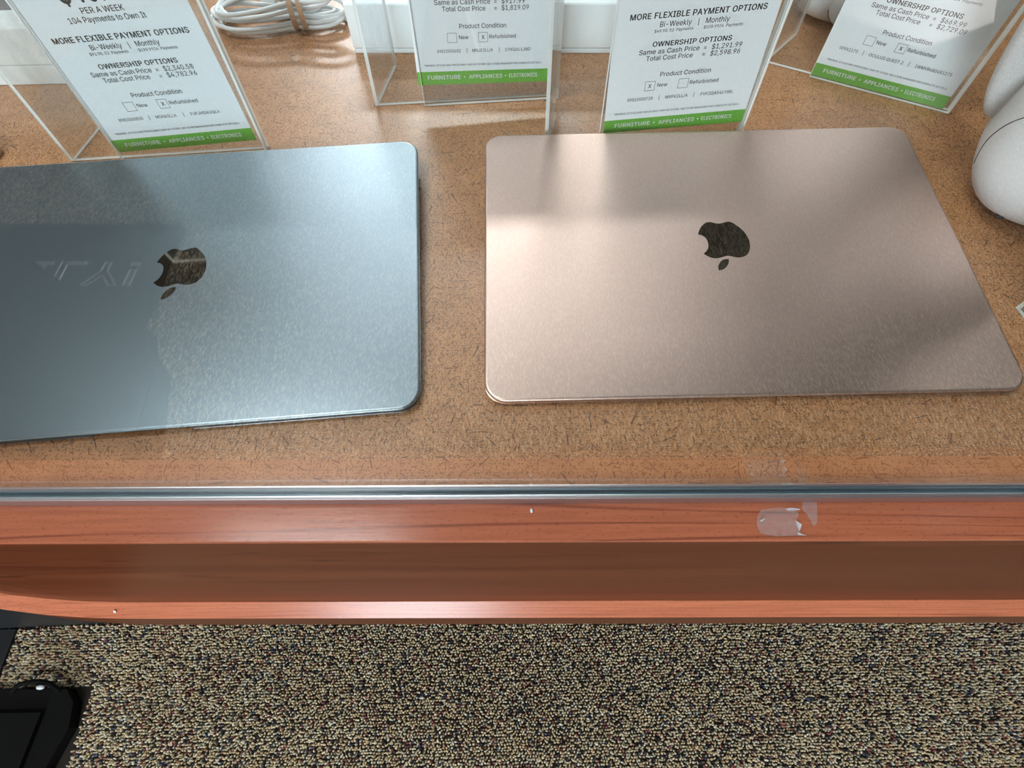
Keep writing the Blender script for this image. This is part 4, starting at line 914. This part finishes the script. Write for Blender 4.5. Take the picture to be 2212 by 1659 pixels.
# ------------------------------------------------------------------ tape and bits on the sill
def scrap(name, label, cat, poly, mat, z0, th=0.00012):
    c, s_ = math.cos(CASE_YAW), math.sin(CASE_YAW)
    cx = sum(p[0] for p in poly) / len(poly); cy = sum(p[1] for p in poly) / len(poly)
    o = obj(name, prism(name, [(p[0] - cx, p[1] - cy) for p in poly], 0, th), mat)
    o.location = (cx, cy, DECK + z0); return tag(o, label, cat)
def px(pts): return pts
patch = scrap('tape_patch', 'torn clear tape patch stuck on the wooden sill', 'tape',
      [(0.1255, 0.0775), (0.1330, 0.0785), (0.1425, 0.0780), (0.1440, 0.0750), (0.1418, 0.0715), (0.1424, 0.0680), (0.1410, 0.0643), (0.1300, 0.0640), (0.1225, 0.0655), (0.1215, 0.0700), (0.1228, 0.0745)], MT['tape'], 0.00005)
strip = scrap('tape_strip', 'narrow clear tape strip reaching down from the metal channel', 'tape',
      [(0.1475, 0.0815), (0.1548, 0.0813), (0.1520, 0.0705), (0.1495, 0.0685), (0.1480, 0.0745), (0.1462, 0.0775)], MT['tape'], 0.00022)
def crumple(parent, poly, h):
    loc = parent.location
    cx = sum(p[0] for p in poly) / len(poly); cy = sum(p[1] for p in poly) / len(poly)
    n = len(poly)
    vs = [(p[0] - loc.x, p[1] - loc.y, 0.0002) for p in poly] + [(p[0] - loc.x, p[1] - loc.y, 0.0003 + h * rnd.uniform(0.3, 1)) for p in poly] + [(cx - loc.x, cy - loc.y, 0.0003 + h * 0.4)]
    fs = [(i, (i + 1) % n, n + (i + 1) % n, n + i) for i in range(n)] + [(n + i, n + (i + 1) % n, 2 * n) for i in range(n)] + [tuple(range(n - 1, -1, -1))]
    obj('curled_flap', mesh('curled_flap', vs, fs), MT['tape_white'], parent)
crumple(patch, [(0.1412, 0.0718), (0.1426, 0.0705), (0.1436, 0.0695), (0.1424, 0.0672), (0.1416, 0.0660)], 0.0008)
crumple(patch, [(0.1408, 0.0660), (0.1428, 0.0648), (0.1445, 0.0640), (0.1440, 0.0630 + 0.0012), (0.1404, 0.0644)], 0.0006)
crumple(patch, [(0.1235, 0.0722), (0.1262, 0.0732), (0.1255, 0.0722), (0.1240, 0.0712)], 0.0005)
crumple(patch, [(0.1380, 0.0777), (0.1400, 0.0782), (0.1445, 0.0776), (0.1450, 0.0769), (0.1420, 0.0768), (0.1390, 0.0767)], 0.0006)
cr = obj('paint_chip', superell('paint_chip', (0.0007, 0.0012, 0.0005), 0.8, 10, 6), MT['white_card']); cr.location = (0.0086, 0.0795, DECK + 0.0006)
tag(cr, 'tiny white chip lying on the wooden sill', 'chip')

# ------------------------------------------------------------------ black things on the carpet at lower left
bm = bmesh.new()
fm = thing('floor_mat', 'thick black floor mat with pale lettering in the lower left corner', 'floor mat', (0, 0, 0.0))
poly = [(-1.9, 0.0165), (-0.806, 0.0155), (-0.786, -0.006), (-0.780, -0.045), (-0.797, -0.10), (-0.794, -0.291), (-0.815, -0.37), (-0.837, -0.467), (-0.883, -0.518), (-0.907, -0.578), (-0.948, -0.613), (-0.940, -0.685), (-0.949, -0.792), (-0.946, -0.943), (-1.9, -0.940)]
obj('mat_sheet', prism('mat_sheet', poly, 0.0, 0.024), MT['black_mat'], fm)
obj('folded_layer', prism('folded_layer', [(-1.9, -0.02), (-0.83, -0.02), (-0.86, -0.48), (-0.965, -0.575), (-1.44, -0.90), (-1.9, -0.92)], 0.0242, 0.034), MT['black_mat'], fm)
p = Print(); p.line('ILY!', -1300.0, -1010.0, 0, 82.0, 0.02)
V = np.concatenate(p.v) / 1000.0
lt = obj('pale_lettering', mesh('pale_lettering', np.stack([V[:, 0], V[:, 1], np.zeros(len(V))], -1), p.f), MT['mat_print'], fm)
lt.location = (0, -0.805, 0.0245)
st = tube('strap_loop', catmull([(-0.90, 0.012, 0.026), (-0.885, 0.024, 0.032), (-0.845, 0.027, 0.032), (-0.815, 0.012, 0.026)], 8), 0.004, 8)
obj('strap_loop', st, MT['black_mat'], fm)
wt = obj('strap_stopper', superell('strap_stopper', (0.007, 0.004, 0.004), 0.9, 16, 8), MT['white_card'], fm); wt.location = (-0.846, 0.0185, 0.034); wt['label'] = 'small white stopper'

bp_ = obj('base_plate', box_mesh('base_plate', (-0.45, -0.30, 0.0), (0, 0, 0.006), 0.001), MT['black'])
bp_.location = (-0.9535, 0.1180, 0.0002)
tag(bp_, 'black base plate on the carpet at the left edge, against the case plinth', 'base plate')
